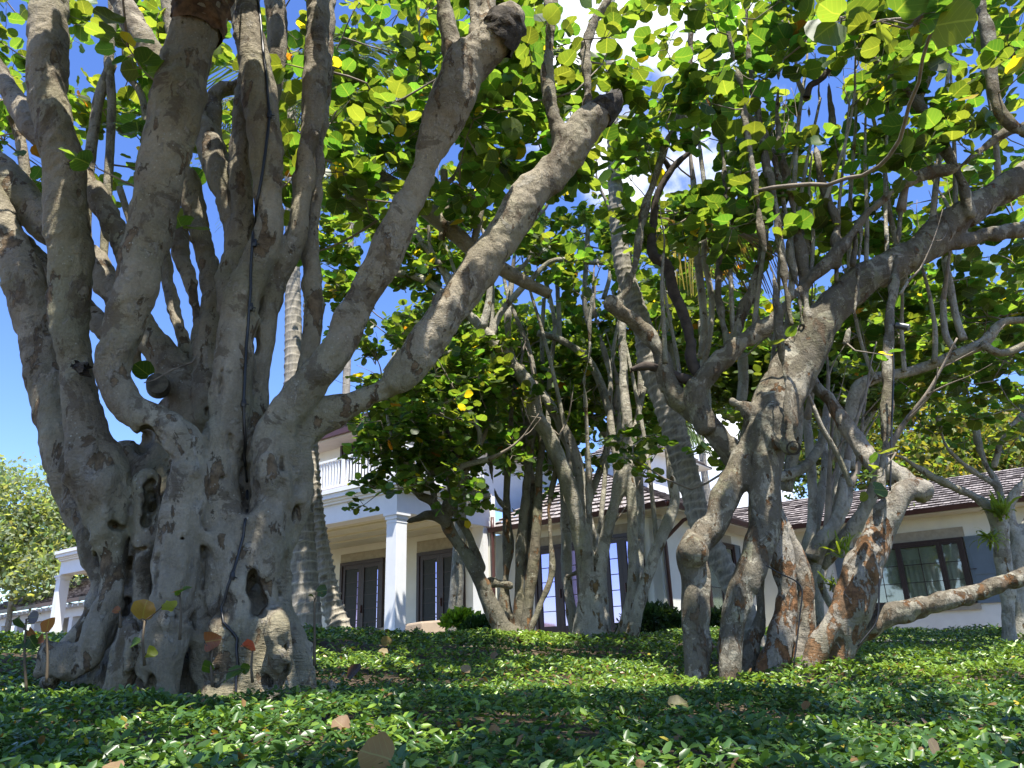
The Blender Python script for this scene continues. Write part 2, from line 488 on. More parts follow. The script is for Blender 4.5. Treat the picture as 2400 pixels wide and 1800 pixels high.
# ---------------------------------------------------------------- leaves
def round_leaf(n=12):
    v = [(0.5, 0, 0.0)]
    for i in range(n):
        a = math.pi + 2 * math.pi * (i / n)
        r = 0.5 if i else 0.40
        v.append((0.5 + r * math.cos(a), 0.56 * math.sin(a) * (1.0 if i else 0), 0.05 + 0.05 * abs(math.sin(a))))
    f = [(0, 1 + i, 1 + (i + 1) % n) for i in range(n)]
    return np.array(v), np.array(f)
def ivy_leaf():
    v = np.array([(0, 0, 0), (0.32, 0.21, 0.05), (0.72, 0.17, 0.045), (1, 0, -0.03), (0.72, -0.17, 0.045), (0.32, -0.21, 0.05)])
    return v, np.array([(0, 3, 2, 1), (0, 5, 4, 3)])
def strap_leaf(nseg=6):
    v = []; 
    for i in range(nseg + 1):
        t = i / nseg; w = 0.055 * (1 - t) ** 0.6 + 0.002
        v += [(t * (1 - 0.25 * t), w, 0.28 * math.sin(t * 2.3) * 1.0), (t * (1 - 0.25 * t), -w, 0.28 * math.sin(t * 2.3))]
    return np.array(v), np.array([(2 * i, 2 * i + 1, 2 * i + 3, 2 * i + 2) for i in range(nseg)])
def leaves_mesh(name, tmpl, pos, dirv, nrm, size, tint, m, parent=None, warp=0.04, uv=True):
    Vt, Ft = tmpl
    N = len(pos); nv = len(Vt)
    d = dirv / (np.linalg.norm(dirv, axis=1)[:, None] + 1e-9)
    nn = nrm - d * (nrm * d).sum(1)[:, None]; nn /= np.linalg.norm(nn, axis=1)[:, None] + 1e-9
    w = np.cross(nn, d)
    sz = size[:, None, None]
    loc = np.repeat(Vt[None], N, 0)
    if warp: loc = loc + np.random.default_rng(3).standard_normal(loc.shape) * warp * np.array([0.5, 0.5, 1.0])
    V = pos[:, None, :] + sz * (loc[:, :, 0:1] * d[:, None] + loc[:, :, 1:2] * w[:, None] + loc[:, :, 2:3] * nn[:, None])
    Fc = (Ft[None] + (np.arange(N) * nv)[:, None, None]).reshape(-1, Ft.shape[1])
    me = np_mesh(name, V.reshape(-1, 3), Fc)
    ca = me.color_attributes.new('tint', 'FLOAT_COLOR', 'POINT')
    col = np.ones((N, nv, 4), np.float32); col[:, :, :3] = tint[:, None, :]
    ca.data.foreach_set('color', col.ravel())
    if uv:
        ul = me.uv_layers.new(name='UVMap')
        ul.data.foreach_set('uv', np.tile(Vt[Ft.ravel()][:, :2], (N, 1)).astype(np.float32).ravel())
    return link_mesh(name, me, m, parent, smooth=True)
def grape_tints(N, yellow=0.014, orange=0.004, base=(0.074, 0.122, 0.032)):
    t = np.array(base)[None] * (0.5 + 0.95 * rng.random((N, 1)) ** 1.2)
    t[:, 0] *= 0.6 + 0.7 * rng.random(N)
    u = rng.random(N)
    y = u < yellow; t[y] = np.array([0.42, 0.33, 0.03]) * (0.7 + 0.5 * rng.random((y.sum(), 1)))
    o = (u >= yellow) & (u < yellow + orange); t[o] = np.array([0.30, 0.12, 0.02]) * (0.7 + 0.5 * rng.random((o.sum(), 1)))
    return t

# ================================================================ TERRAIN
def crel(px, py, d): return P(px, py, d)
HP = [crel(*a) for a in (
    (0, 1800, 2.3), (600, 1800, 2.15), (1200, 1800, 2.1), (1800, 1800, 2.2), (2400, 1800, 2.4),
    (100, 1640, 4.4), (450, 1650, 4.6), (760, 1640, 4.8), (1000, 1640, 4.5), (1400, 1645, 5), (1900, 1650, 5), (2350, 1650, 5),
    (1650, 1585, 7), (1950, 1568, 7), (2350, 1580, 6.5), (1200, 1560, 7), (800, 1560, 7),
    (60, 1505, 8), (300, 1490, 9), (700, 1475, 9.5), (1000, 1496, 10.5), (1200, 1498, 11), (1400, 1503, 11.5), (1700, 1486, 13),
    (2050, 1488, 13), (2380, 1482, 12), (1700, 1530, 9.5), (2300, 1530, 9))]
HP += [np.array(a) for a in ((-4, -1, 0.1), (4, -1, 0.1), (0, -1.5, 0.0), (0, 0.3, 0.35), (-4, 0.6, 0.45), (4, 0.6, 0.45),
       (-10, -3, 0.0), (10, -3, 0.0), (-3, 16, 1.72), (-8, 20, 1.72), (1, 17, 1.7), (5, 18, 1.55), (11, 18, 1.38), (14, 14, 1.4), (-12, 12, 1.7), (-14, 24, 1.7), (14, 8, 1.25), (-12, 4, 1.3), (0, 26, 1.7))]
HP = np.array(HP)
def ground_h(x, y):
    x = np.asarray(x, float); y = np.asarray(y, float)
    d2 = (x[..., None] - HP[:, 0]) ** 2 + (y[..., None] - HP[:, 1]) ** 2
    w = 1.0 / (d2 + 0.15) ** 1.6
    return (w * HP[:, 2]).sum(-1) / w.sum(-1)
def axis(lo, a, b, hi, step, grow):
    core = list(np.arange(a, b, step)); out = []; s = step; x = a
    while x > lo: s *= grow; x -= s; out.append(x)
    out = out[::-1] + core; s = step; x = core[-1]
    while x < hi: s *= grow; x += s; out.append(x)
    return np.array(out)
gx, gy = axis(-900, -9, 9, 900, 0.25, 1.25), axis(-60, 0, 18, 1400, 0.25, 1.25)
GX, GY = np.meshgrid(gx, gy, indexing='ij')
GZ = ground_h(GX, GY) - 0.10
nX, nY = GX.shape
ii, jj = np.meshgrid(np.arange(nX - 1), np.arange(nY - 1), indexing='ij')
Qg = np.stack([ii * nY + jj, (ii + 1) * nY + jj, (ii + 1) * nY + jj + 1, ii * nY + jj + 1], -1).reshape(-1, 4)
m_soil = simple('soil', (0.085, 0.058, 0.036), 0.95, 0.45, 9, 0.8, 40)
g = link_mesh('ground', np_mesh('ground', np.stack([GX, GY, GZ], -1).reshape(-1, 3), Qg), m_soil, None, True)
tag(g, 'sloping brown soil bank under the ivy', kind='structure')

# ================================================================ IVY COVER (uncountable small leaves)
def ivy_band(y0, y1, dens, smin, smax):
    pts = []
    hw = lambda y: 0.72 * y + 1.3
    n = int(dens * (y1 - y0) * 2 * hw(y1))
    y = rng.uniform(y0, y1, n); x = rng.uniform(-hw(y1), hw(y1), n)
    k = np.abs(x) < hw(y); x, y = x[k], y[k]
    return x, y, rng.uniform(smin, smax, len(x))
bands = [ivy_band(1.5, 3.2, 3300, 0.026, 0.050), ivy_band(3.2, 5.5, 2500, 0.027, 0.050), ivy_band(5.5, 8.5, 1250, 0.036, 0.062),
         ivy_band(8.5, 13.5, 700, 0.045, 0.07), ivy_band(13.5, 17.5, 260, 0.06, 0.09)]
ix = np.concatenate([b[0] for b in bands]); iy = np.concatenate([b[1] for b in bands]); isz = np.concatenate([b[2] for b in bands])
def vnoise2(x, y, s, seed):
    g_ = np.random.default_rng(seed).random((128, 128)); x = x * s + 500; y = y * s + 500
    i, j = np.floor(x).astype(int), np.floor(y).astype(int); u, v = x - i, y - j; u = u * u * (3 - 2 * u); v = v * v * (3 - 2 * v)
    a = g_[i % 128, j % 128] * (1 - u) + g_[(i + 1) % 128, j % 128] * u
    b = g_[i % 128, (j + 1) % 128] * (1 - u) + g_[(i + 1) % 128, (j + 1) % 128] * u
    return a * (1 - v) + b * v
lump = vnoise2(ix, iy, 1.7, 1) * 0.11 + vnoise2(ix, iy, 5.0, 2) * 0.08
# thinner cover with soil showing on the slope in front of the middle trees
thin = np.exp(-(((ix - 0.4) / 1.7) ** 2 + ((iy - 6.6) / 1.1) ** 2))
keep = (rng.random(len(ix)) > thin * 0.30) & (vnoise2(ix, iy, 2.6, 3) > 0.06)
# keep ivy out of the big trunk
keep &= (((ix + 1.78) / 0.80) ** 2 + ((iy - 5.0) / 0.45) ** 2) > 1
ix, iy, isz, lump, thin = ix[keep], iy[keep], isz[keep], lump[keep], thin[keep]
N = len(ix)
iz = ground_h(ix, iy) - 0.10 + lump * (1 - 0.6 * thin) + rng.random(N) ** 0.6 * 0.06
az = rng.uniform(0, 2 * math.pi, N)
dv = np.stack([np.cos(az), np.sin(az), rng.normal(0.18, 0.42, N)], 1)
nv_ = np.stack([rng.normal(0, 0.45, N), rng.normal(-0.22, 0.45, N), np.ones(N)], 1)
pn = vnoise2(ix, iy, 0.9, 5)
it = np.array([0.055, 0.118, 0.026])[None] * (0.65 + 0.75 * rng.random((N, 1)))
young = rng.random(N) < (0.14 + 0.35 * (pn > 0.62) + 0.40 * (iy > 5.6))
it[young] = np.array([0.17, 0.27, 0.035]) * (0.6 + 0.7 * rng.random((young.sum(), 1)))
brn = rng.random(N) < (0.012 + 0.05 * thin); it[brn] = np.array([0.20, 0.12, 0.05])
yel = rng.random(N) < 0.004; it[yel] = np.array([0.45, 0.36, 0.05])
m_ivy = leaf_mat('ivy_leaf', veins=False, trans=0.25, rough=0.33, tgain=(1.6, 1.6, 0.5))
iv = leaves_mesh('ground_cover', ivy_leaf(), np.stack([ix, iy, iz], 1), dv, nv_, isz, it, m_ivy, None, warp=0.03, uv=False)
tag(iv, 'dense carpet of small glossy dark green ivy leaves', kind='stuff')

# ================================================================ TREES
m_bark1 = bark_mat('bark_grey_brown', base=(0.35, 0.305, 0.225), green=(0.235, 0.23, 0.13), rust=(0.19, 0.135, 0.08), rust_lo=0.60, pale_lo=0.60, dark_lo=0.50)
m_bark2 = bark_mat('bark_mottled', base=(0.38, 0.345, 0.285), rust=(0.215, 0.11, 0.05), dark=(0.11, 0.075, 0.045), rust_lo=0.60, rust_low_gain=0.115, low_z=0.7, pale_lo=0.56, green_amt=0.4, sc=1.25)
m_bark2d = bark_mat('bark_dark_lichen', base=(0.37, 0.34, 0.265), dark=(0.11, 0.092, 0.065), rust=(0.15, 0.075, 0.03), rust_lo=0.60, rust_low_gain=0.07, low_z=0.6, pale_lo=0.575, green_amt=0.7, sc=1.4, dark_lo=0.40)
m_bark3 = bark_mat('bark_pale', dark_amt=0.5, base=(0.48, 0.45, 0.37), rust=(0.19, 0.12, 0.05), rust_lo=0.64, rust_low_gain=0.07, low_z=0.3, pale_lo=0.58, sc=1.1)
m_twig = simple('twig_bark', (0.24, 0.20, 0.155), 0.85, 0.35, 8, 0.5, 80)
m_twigd = simple('dead_twig_bark', (0.06, 0.045, 0.035), 0.9, 0.4, 12, 0.6, 80)
m_leaf = leaf_mat('sea_grape_leaf')
m_leaf_s = leaf_mat('small_leaf', veins=False)

def proj(p):
    v = np.asarray(p) - CAM; z = v @ FWD
    return 1200 + F_PX * (v @ XR) / z, 900 - F_PX * (v @ UR) / z

class Crown:
    def __init__(s, nodes):
        s.nodes = [tuple(n) for n in nodes]; s.tw = Tubes(); s.pos = []; s.dir = []; s.nrm = []; s.sz = []
    def grow(s, centers, spread=0.34, lsize=0.17, nsub=4, nleaf=6, twig=True, rbase=0.006, rgain=0.007):
        centers = np.asarray(centers); nd = np.array(s.nodes)
        d0 = np.array([np.min(np.linalg.norm(nd - c, axis=1)) for c in centers])
        for ci in np.argsort(d0):
            c = centers[ci]; nd = np.array(s.nodes)
            dd = np.linalg.norm(nd - c, axis=1) + np.maximum(0, nd[:, 2] - c[2]) * 0.6
            a = nd[np.argmin(dd)]; L = np.linalg.norm(c - a)
            if L < 1e-3: continue
            mid = (a + c) / 2 + rng.normal(0, 0.13, 3) * L + np.array([0, 0, -0.04 * L])
            r0 = rbase + rgain * min(L, 2.5)
            C = catmull(np.array([[*a, r0], [*mid, r0 * 0.8], [*c, r0 * 0.5]]), 0.16)
            C[1:-1, :3] += rng.normal(0, 0.010, (len(C) - 2, 3))
            if twig: s.tw.add(C, 6)
            s.nodes += [tuple(q[:3]) for q in C[1::2]] + [tuple(c)]
            out = c - a; out = out / L
            for k in range(nsub):
                dv_ = out * 0.5 + rng.normal(0, 0.65, 3); dv_[2] = dv_[2] * 0.6 + 0.22; dv_ /= np.linalg.norm(dv_)
                Ls = spread * rng.uniform(0.6, 1.25); b = c + dv_ * Ls
                m2 = (c + b) / 2 + rng.normal(0, 0.03, 3)
                if twig: s.tw.add(np.array([[*c, r0 * 0.45], [*m2, r0 * 0.36], [*b, r0 * 0.25]]), 4)
                for j in range(nleaf):
                    t = 0.25 + 0.8 * j / max(1, nleaf - 1)
                    sd_ = np.cross(dv_, [0, 0, 1.0]); sd_ /= np.linalg.norm(sd_) + 1e-6
                    ld = dv_ * 0.45 + sd_ * (1 if j % 2 else -1) * 0.9 + rng.normal(0, 0.35, 3)
                    ld /= np.linalg.norm(ld)
                    base = c + (b - c) * t
                    s.pos.append(base + ld * 0.02); s.dir.append(ld)
                    s.nrm.append(rng.normal(0, 0.50, 3) + np.array([0, 0, 1.0]) + dv_ * 0.25)
                    s.sz.append(lsize * rng.uniform(0.55, 1.15))
    def add_leaf(s, p, d, n, size): s.pos.append(np.asarray(p, float)); s.dir.append(np.asarray(d, float)); s.nrm.append(np.asarray(n, float)); s.sz.append(size)
    def build(s, root, leafm, twigm, tints=None, tm=None):
        if s.tw.V: s.tw.build('branches', twigm, root)
        N = len(s.pos)
        return leaves_mesh('crown', tm or round_leaf(), np.array(s.pos), np.array(s.dir), np.array(s.nrm), np.array(s.sz),
                    grape_tints(N) if tints is None else tints(N), leafm, root)
def region(x0, y0, x1, y1, d0, d1, n, avoid=()):
    out = []
    while len(out) < n:
        x, y = rng.uniform(x0, x1), rng.uniform(y0, y1)
        if any(a <= x <= c and b <= y <= d for a, b, c, d in avoid): continue
        out.append(P(x, y, rng.uniform(d0, d1)))
    return out
SUNNY = [(-0.95, 3.25, 0.75, 0.75), (3.9, 8.0, 1.9, 2.4), (0.2, 6.6, 1.3, 1.0), (-2.2, 4.45, 0.35, 0.25), (-1.5, 4.45, 0.3, 0.2), (5.0, 11.5, 3.0, 1.5)]
def in_sun(p, gz=1.3):
    t = (p[2] - gz) / SUNV[2]; x, y = p[0] - SUNV[0] * t, p[1] - SUNV[1] * t
    return any(((x - a) / c) ** 2 + ((y - b) / d) ** 2 < 1 for a, b, c, d in SUNNY)
def shade_for(x0, x1, y0, y1, z0, z1, n, h0=6.2, h1=7.8):  # unseen leaf clusters added towards the sun so this box falls in shade
    out = []; tries = 0
    while len(out) < n and tries < 30 * n:
        tries += 1
        q = np.array([rng.uniform(x0, x1), rng.uniform(y0, y1), rng.uniform(z0, z1)]); t = (rng.uniform(h0, h1) - q[2]) / SUNV[2]
        p = q + np.array(SUNV) * t
        a, b = proj(p) if (p - CAM) @ FWD > 0.3 else (0, -999)
        if (-60 < a < 2460 and b > -60) or in_sun(p): continue
        out.append(p)
    return out
def boxreg(x0, x1, y0, y1, z0, z1, n):
    """unseen leaf clusters added above or beside the frame for the shade they cast"""
    out = []; tries = 0
    while len(out) < n and tries < 20 * n:
        tries += 1
        p = np.array([rng.uniform(x0, x1), rng.uniform(y0, y1), rng.uniform(z0, z1)])
        a, b = proj(p) if (p - CAM) @ FWD > 0.3 else (0, -999)
        if (-60 < a < 2460 and b > -60) or in_sun(p): continue
        out.append(p)
    return out
def tips(cr_, limbs, skip=(), rmax=0.085, L=1.3):
    allc = [catmull(l_, 0.12) for l_ in limbs]
    for i, l_ in enumerate(limbs):
        C = allc[i]; e = C[-1]
        if e[3] > rmax or i in skip or e[2] < C[0, 2] + 0.05: continue
        if any(np.min(np.linalg.norm(o[:, :3] - e[:3], axis=1)) < o[:, 3].max() + 0.05 for j, o in enumerate(allc) if j != i): continue
        d = C[-1, :3] - C[max(0, len(C) - 4), :3]; d /= np.linalg.norm(d); Lr = L * (0.5 + e[3] * 12) * rng.uniform(0.8, 1.2)
        p = e[:3] - d * 0.03; r = e[3] * 0.98; pts = [[*p, r]]
        for k in range(5):
            d = d + rng.normal(0, 0.14, 3) + np.array([0, 0, 0.10]); d /= np.linalg.norm(d); p = p + d * Lr / 5; r *= 0.70; pts.append([*p, max(r, 0.003)])
            cr_.nodes.append(tuple(p))
            if k in (1, 2, 3):
                q = p.copy(); dd = d + rng.normal(0, 0.6, 3); dd /= np.linalg.norm(dd); sub = [[*q, r * 0.7]]
                for _ in range(3): dd = dd + rng.normal(0, 0.15, 3) + np.array([0, 0, 0.08]); dd /= np.linalg.norm(dd); q = q + dd * Lr / 7; sub.append([*q, max(0.003, sub[-1][3] * 0.6)])
                cr_.tw.add(catmull(np.array(sub), 0.06), 6); cr_.nodes.append(tuple(q))
        cr_.tw.add(catmull(np.array(pts), 0.06), 8)
def nodes_of(limbs, zmin):
    out = []
    for L in limbs:
        C = catmull(L, 0.2)
        out += [tuple(c[:3]) for c in C if c[2] > zmin]
    return out

# ---------------------------------------------------------------- 1. the big tree on the left
D = 4.95
big = [
 # far left leaning trunk
 limb([(-60, 420, 42), (0, 540, 44), (40, 600, 44), (72, 708, 50), (95, 817, 49), (118, 925, 50), (138, 1034, 50), (165, 1142, 48), (200, 1240, 42), (232, 1327, 36), (236, 1410, 30), (205, 1480, 30), (160, 1540, 32), (120, 1600, 30)], 5.25, 4.95),
 limb([(60, 640, 30), (96, 690, 26), (128, 740, 20)], 5.2, 5.3),
 # crossing limb behind
 limb([(-60, 330, 36), (20, 430, 38), (110, 530, 36), (215, 615, 38), (262, 680, 38), (330, 770, 40), (405, 860, 44), (440, 930, 48), (450, 1020, 50)], 5.55, 5.3),
 limb([(-80, 480, 30), (20, 560, 32), (140, 660, 30), (240, 760, 32), (300, 840, 34)], 5.8, 5.4),
 # vertical left limb
 limb([(100, -120, 46), (111, 0, 47), (115, 200, 46), (146, 398, 48), (167, 600, 46), (171, 708, 46), (175, 817, 46), (188, 925, 50), (206, 1034, 52), (240, 1120, 62), (262, 1210, 50), (262, 1310, 42), (258, 1400, 44), (220, 1490, 44), (170, 1560, 34)], 4.7, 4.78),
 # front bent limb with the rotten top
 limb([(478, -40, 58), (474, 20, 58), (447, 108, 53), (421, 217, 57), (401, 325, 57), (376, 434, 57), (353, 542, 56), (336, 600, 54), (322, 672, 53), (297, 745, 49), (275, 817, 49), (262, 871, 52), (288, 940, 50), (344, 985, 46), (398, 1010, 45), (434, 1045, 46), (445, 1106, 44), (430, 1200, 50), (414, 1300, 56), (404, 1400, 56), (375, 1500, 50), (300, 1560, 42), (262, 1640, 36)], 4.45, 4.62),
 limb([(240, 868, 22), (205, 866, 14), (186, 862, 11)], 4.55),
 # crossing limb from the upper left
 limb([(-40, 110, 22), (30, 220, 24), (85, 310, 24), (150, 370, 24), (215, 445, 25), (285, 565, 26), (320, 660, 26)], 5.4, 4.9),
 limb([(262, -60, 28), (310, 50, 30), (360, 130, 28), (430, 220, 28), (480, 310, 31), (520, 420, 33), (550, 510, 36), (560, 620, 30)], 5.5, 5.1),
 limb([(490, 330, 22), (495, 260, 20), (510, 215, 20), (570, 200, 16)], 5.45, 5.6),
 # back stems in the middle
 limb([(420, 520, 20), (425, 600, 22), (450, 680, 20), (462, 760, 18), (455, 840, 20), (450, 930, 26)], 5.6, 5.4),
 limb([(375, 560, 18), (398, 680, 18), (425, 780, 22), (445, 860, 22), (460, 940, 26)], 5.75, 5.45),
 limb([(440, 420, 24), (460, 500, 26), (485, 600, 27), (495, 700, 27), (490, 800, 28), (485, 900, 32), (490, 980, 36)], 5.35, 5.2),
 # central bundle
 limb([(560, -140, 36), (573, 0, 38), (591, 108, 38), (607, 217, 40), (622, 325, 40), (631, 434, 38), (628, 542, 38), (596, 620, 42), (568, 690, 46), (560, 745, 48), (550, 817, 47), (545, 889, 50), (542, 960, 52), (520, 1060, 52), (510, 1160, 50), (522, 1280, 50), (525, 1400, 50), (545, 1500, 50), (600, 1570, 46), (615, 1650, 46)], 4.9, 4.7),
 limb([(600, -140, 26), (590, 60, 22), (575, 200, 24), (568, 325, 24), (566, 434, 27), (562, 542, 29), (545, 640, 28), (540, 720, 30)], 5.15, 5.0),
 limb([(588, 860, 24), (592, 920, 30), (594, 980, 36), (610, 1080, 40), (630, 1180, 44), (610, 1290, 40), (572, 1360, 36), (598, 1440, 36), (640, 1540, 38), (645, 1650, 36)], 4.95, 4.72),
 limb([(760, -140, 28), (749, 0, 29), (741, 108, 31), (736, 217, 29), (725, 325, 31), (712, 434, 32), (698, 542, 30), (664, 610, 29), (642, 672, 27), (631, 745, 27), (622, 817, 25), (612, 889, 26), (606, 960, 34)], 5.05, 4.95),
 limb([(775, -60, 20), (765, 120, 22), (752, 300, 24), (742, 434, 25), (730, 542, 26), (729, 600, 27), (735, 708, 28), (728, 790, 26), (715, 850, 24), (700, 910, 30)], 5.3, 5.1),
 # two great limbs to the right
 limb([(1188, 52, 44), (1160, 95, 46), (1094, 163, 48), (1049, 253, 46), (1004, 362, 42), (966, 470, 42), (914, 581, 44), (871, 663, 44), (825, 744, 44), (785, 825, 46), (735, 890, 48), (680, 950, 54), (645, 1020, 52), (640, 1100, 46), (650, 1180, 40)], 4.55, 4.85),
 limb([(1432, 245, 30), (1395, 275, 40), (1362, 305, 42), (1322, 365, 43), (1278, 420, 42), (1233, 470, 42), (1175, 560, 42), (1110, 650, 42), (1060, 720, 42), (1005, 795, 41), (950, 860, 42), (890, 915, 43), (810, 955, 46), (730, 985, 52), (690, 1040, 46), (700, 1110, 38)], 5.15, 4.95),
 limb([(1036, -120, 20), (1042, 0, 20), (1055, 90, 22), (1080, 175, 28)], 4.5, 4.62),
 limb([(1108, -120, 13), (1111, 0, 13), (1113, 70, 14), (1125, 120, 20)], 4.6),
 limb([(1138, -120, 16), (1142, 0, 17), (1146, 60, 17), (1140, 110, 20)], 4.7, 4.6),
 limb([(1298, -120, 17), (1292, 0, 18), (1283, 145, 18), (1288, 230, 20), (1306, 300, 26), (1318, 350, 32)], 5.0, 5.12),
 limb([(1445, -50, 15), (1425, 0, 17), (1392, 52, 17), (1374, 115, 17), (1376, 200, 18), (1378, 270, 24)], 5.1, 5.15),
 # fused trunk core
 limb([(430, 1000, 80), (435, 1120, 130), (445, 1260, 160), (445, 1400, 175), (440, 1520, 205), (440, 1660, 225)], 5.5),
 limb([(560, 1000, 60), (575, 1130, 70), (590, 1260, 75), (600, 1400, 70), (610, 1560, 100), (610, 1660, 110)], 5.42),
 limb([(300, 1080, 50), (290, 1180, 60), (300, 1300, 60), (300, 1450, 80), (290, 1620, 105)], 5.3),
 # flutes and roots
 limb([(345, 1130, 38), (335, 1240, 36), (330, 1330, 30), (335, 1430, 34), (345, 1520, 36)], 4.78),
 limb([(470, 1080, 36), (478, 1180, 40), (470, 1300, 40), (466, 1420, 40), (470, 1520, 44), (478, 1640, 44)], 4.72),
 limb([(690, 1030, 30), (700, 1120, 32), (706, 1185, 34), (682, 1260, 26), (658, 1330, 24), (655, 1420, 24), (685, 1500, 28), (722, 1580, 26), (738, 1670, 26)], 4.95),
 limb([(650, 1120, 30), (640, 1200, 34), (640, 1300, 24), (635, 1420, 26), (655, 1520, 28), (690, 1620, 28)], 4.85),
 limb([(640, 1460, 24), (675, 1530, 24), (690, 1600, 24), (700, 1670, 24)], 4.62),
 limb([(300, 1480, 38), (275, 1550, 34), (258, 1640, 32)], 4.6),
 limb([(420, 1500, 44), (398, 1570, 40), (388, 1660, 36)], 4.6),
 limb([(520, 1480, 40), (520, 1570, 42), (560, 1660, 40)], 4.62),
 limb([(655, 1010, 34), (668, 1100, 38), (662, 1190, 38), (642, 1300, 32), (645, 1420, 28), (675, 1520, 32)], 5.12),
 limb([(668, 1480, 26), (700, 1560, 28), (735, 1640, 26), (748, 1690, 22)], 4.8),
 limb([(640, 1560, 26), (662, 1620, 26), (680, 1690, 24)], 4.62),
 limb([(240, 1420, 30), (190, 1500, 30), (130, 1545, 22), (85, 1585, 16)], 4.75),
 limb([(735, 1520, 18), (760, 1600, 20), (775, 1660, 18)], 5.05),
]
PB = lambda px, py, d, rpx, kk=0.05: (P(px, py, d), rad_at(P(px, py, d), rpx), kk)
NO1 = [(3.2, 0.018, 1, (1, 1, 0.6), None, None), (9, 0.0085, 2, (1, 1, 0.8), None, None), (11, 0.014, 3, (1, 1, 0.4), 1.0, 3.2), (24, 0.0055, 4, (1, 1, 0.8), None, None), (6, 0.022, 8, (1, 1, 0.45), 1.0, 3.0), (16, 0.010, 9, (1, 1, 0.7), 1.0, 2.2), (4.0, -0.060, 15, (1, 1, 0.30), 1.6, 3.5), (8.5, -0.028, 16, (1, 1, 0.42), 1.2, 3.2), (2.0, -0.02, 17, (1, 1, 0.4), None, None)]
V, Q = implicit(big, 0.035, 0.035, (), (), NO1)
b0 = BVHTree.FromPolygons([tuple(v) for v in V], [tuple(q) for q in Q.tolist()])
def surf(px, py):
    v = rayd(px, py); v = v / np.linalg.norm(v)
    loc = b0.ray_cast(Vector(CAM), Vector(v))[0]
    return (np.array(loc) if loc is not None else None), v
def rib(x, y0, y1, r, drift, sink=0.45):
    pts = []; n = 9; ph = rng.uniform(0, 6)
    for i in range(n):
        t = i / (n - 1); y = y0 + (y1 - y0) * t; fl = max(0.0, (y - 1470) / 190)
        xx = x + drift * math.sin(ph + t * 5.0) + (x - 440) * 0.22 * fl
        rr = r * (0.75 + 0.35 * math.sin(ph * 2 + t * 7) ** 2 + 0.35 * fl) * (0.55 if i == 0 else 1)
        p, v = surf(xx, y)
        if p is None: continue
        if pts and np.linalg.norm(p - pts[-1][:3]) > 0.42: break
        pts.append([*(p + v * rad_at(p, rr) * sink), rad_at(p, rr)])
    return np.array(pts) if len(pts) > 2 else None
ribs = []
for (x, y0, y1, r, dr) in ((215, 1230, 1600, 15, 8), (243, 1160, 1640, 13, 6), (285, 1110, 1500, 14, 8), (322, 1180, 1560, 15, 8), (372, 1120, 1640, 17, 10), (398, 1200, 1660, 14, 8), (432, 1130, 1600, 15, 10), (456, 1290, 1660, 13, 8),
    (500, 1330, 1660, 17, 8), (530, 1260, 1640, 14, 9), (556, 1180, 1500, 14, 8), (625, 1080, 1330, 15, 8), (655, 1160, 1500, 13, 6), (672, 1120, 1450, 11, 5), (600, 1460, 1670, 17, 8), (560, 1500, 1670, 15, 8), (640, 1470, 1670, 14, 6), (480, 1500, 1670, 17, 8), (410, 1500, 1670, 16, 8), (345, 1500, 1670, 17, 8),
    (290, 1500, 1670, 16, 8), (235, 1460, 1660, 14, 6), (205, 1480, 1640, 14, 6), (612, 760, 1000, 9, 4), (525, 860, 1060, 10, 4), (690, 960, 1120, 12, 6), (160, 980, 1250, 12, 5), (215, 960, 1180, 12, 5), (395, 1020, 1160, 11, 5)):
    q_ = rib(x, y0, y1, r, dr)
    if q_ is not None: ribs.append(q_)
def knob(px, py, rpx, sink=0.45, kk=0.05):
    p, v = surf(px, py); p = P(px, py, 4.8) if p is None else p; r = rad_at(p, rpx); return (p + v * r * sink, r, kk)
def slit(pts, sink=0.2, kk=0.016):
    out = []
    for a, b in zip(pts[:-1], pts[1:]):
        n = max(1, int(math.hypot(b[0] - a[0], b[1] - a[1]) / 9))
        for i in range(n):
            t = i / n; x, y, r = (a[j] + (b[j] - a[j]) * t for j in range(3)); x += rng.normal(0, r * 0.22); r *= rng.uniform(0.6, 1.05)
            p, v = surf(x, y)
            if p is None: continue
            rr = rad_at(p, r); out.append((p + v * rr * sink, rr, kk)); out.append((p + v * rr * (sink + 1.0), rr * 0.95, kk)); out.append((p + v * rr * (sink + 2.0), rr * 0.85, kk)); out.append((p + v * rr * (sink + 3.0), rr * 0.7, kk))
    return out
bl = [knob(150, 1545, 40, 0.5, 0.06), knob(190, 1558, 38, 0.5, 0.06), knob(120, 1530, 24), knob(488, 1264, 27, 0.1, 0.03), knob(505, 1283, 18, 0.1, 0.02), knob(470, 1250, 18, 0.3), knob(622, 1225, 34, 0.4, 0.07), knob(632, 1275, 36, 0.4, 0.07), knob(640, 1250, 16, -0.1), knob(360, 1262, 26, 0.5, 0.06), knob(585, 1530, 26, 0.5),
      knob(505, 1110, 20, 0.4), knob(525, 1150, 15, 0.3), knob(530, 1205, 18, 0.4), knob(440, 1560, 22, 0.4), knob(250, 1130, 30, 0.6, 0.07), knob(700, 1165, 26, 0.5, 0.06), knob(455, 1500, 24, 0.5), knob(420, 1470, 20, 0.5), knob(345, 1500, 26, 0.5), knob(300, 1470, 22, 0.5), knob(500, 1470, 18, 0.4), knob(620, 1560, 20, 0.4), knob(540, 1590, 20, 0.4), knob(470, 1180, 20, 0.5), knob(455, 1105, 18, 0.4)]
ho = []
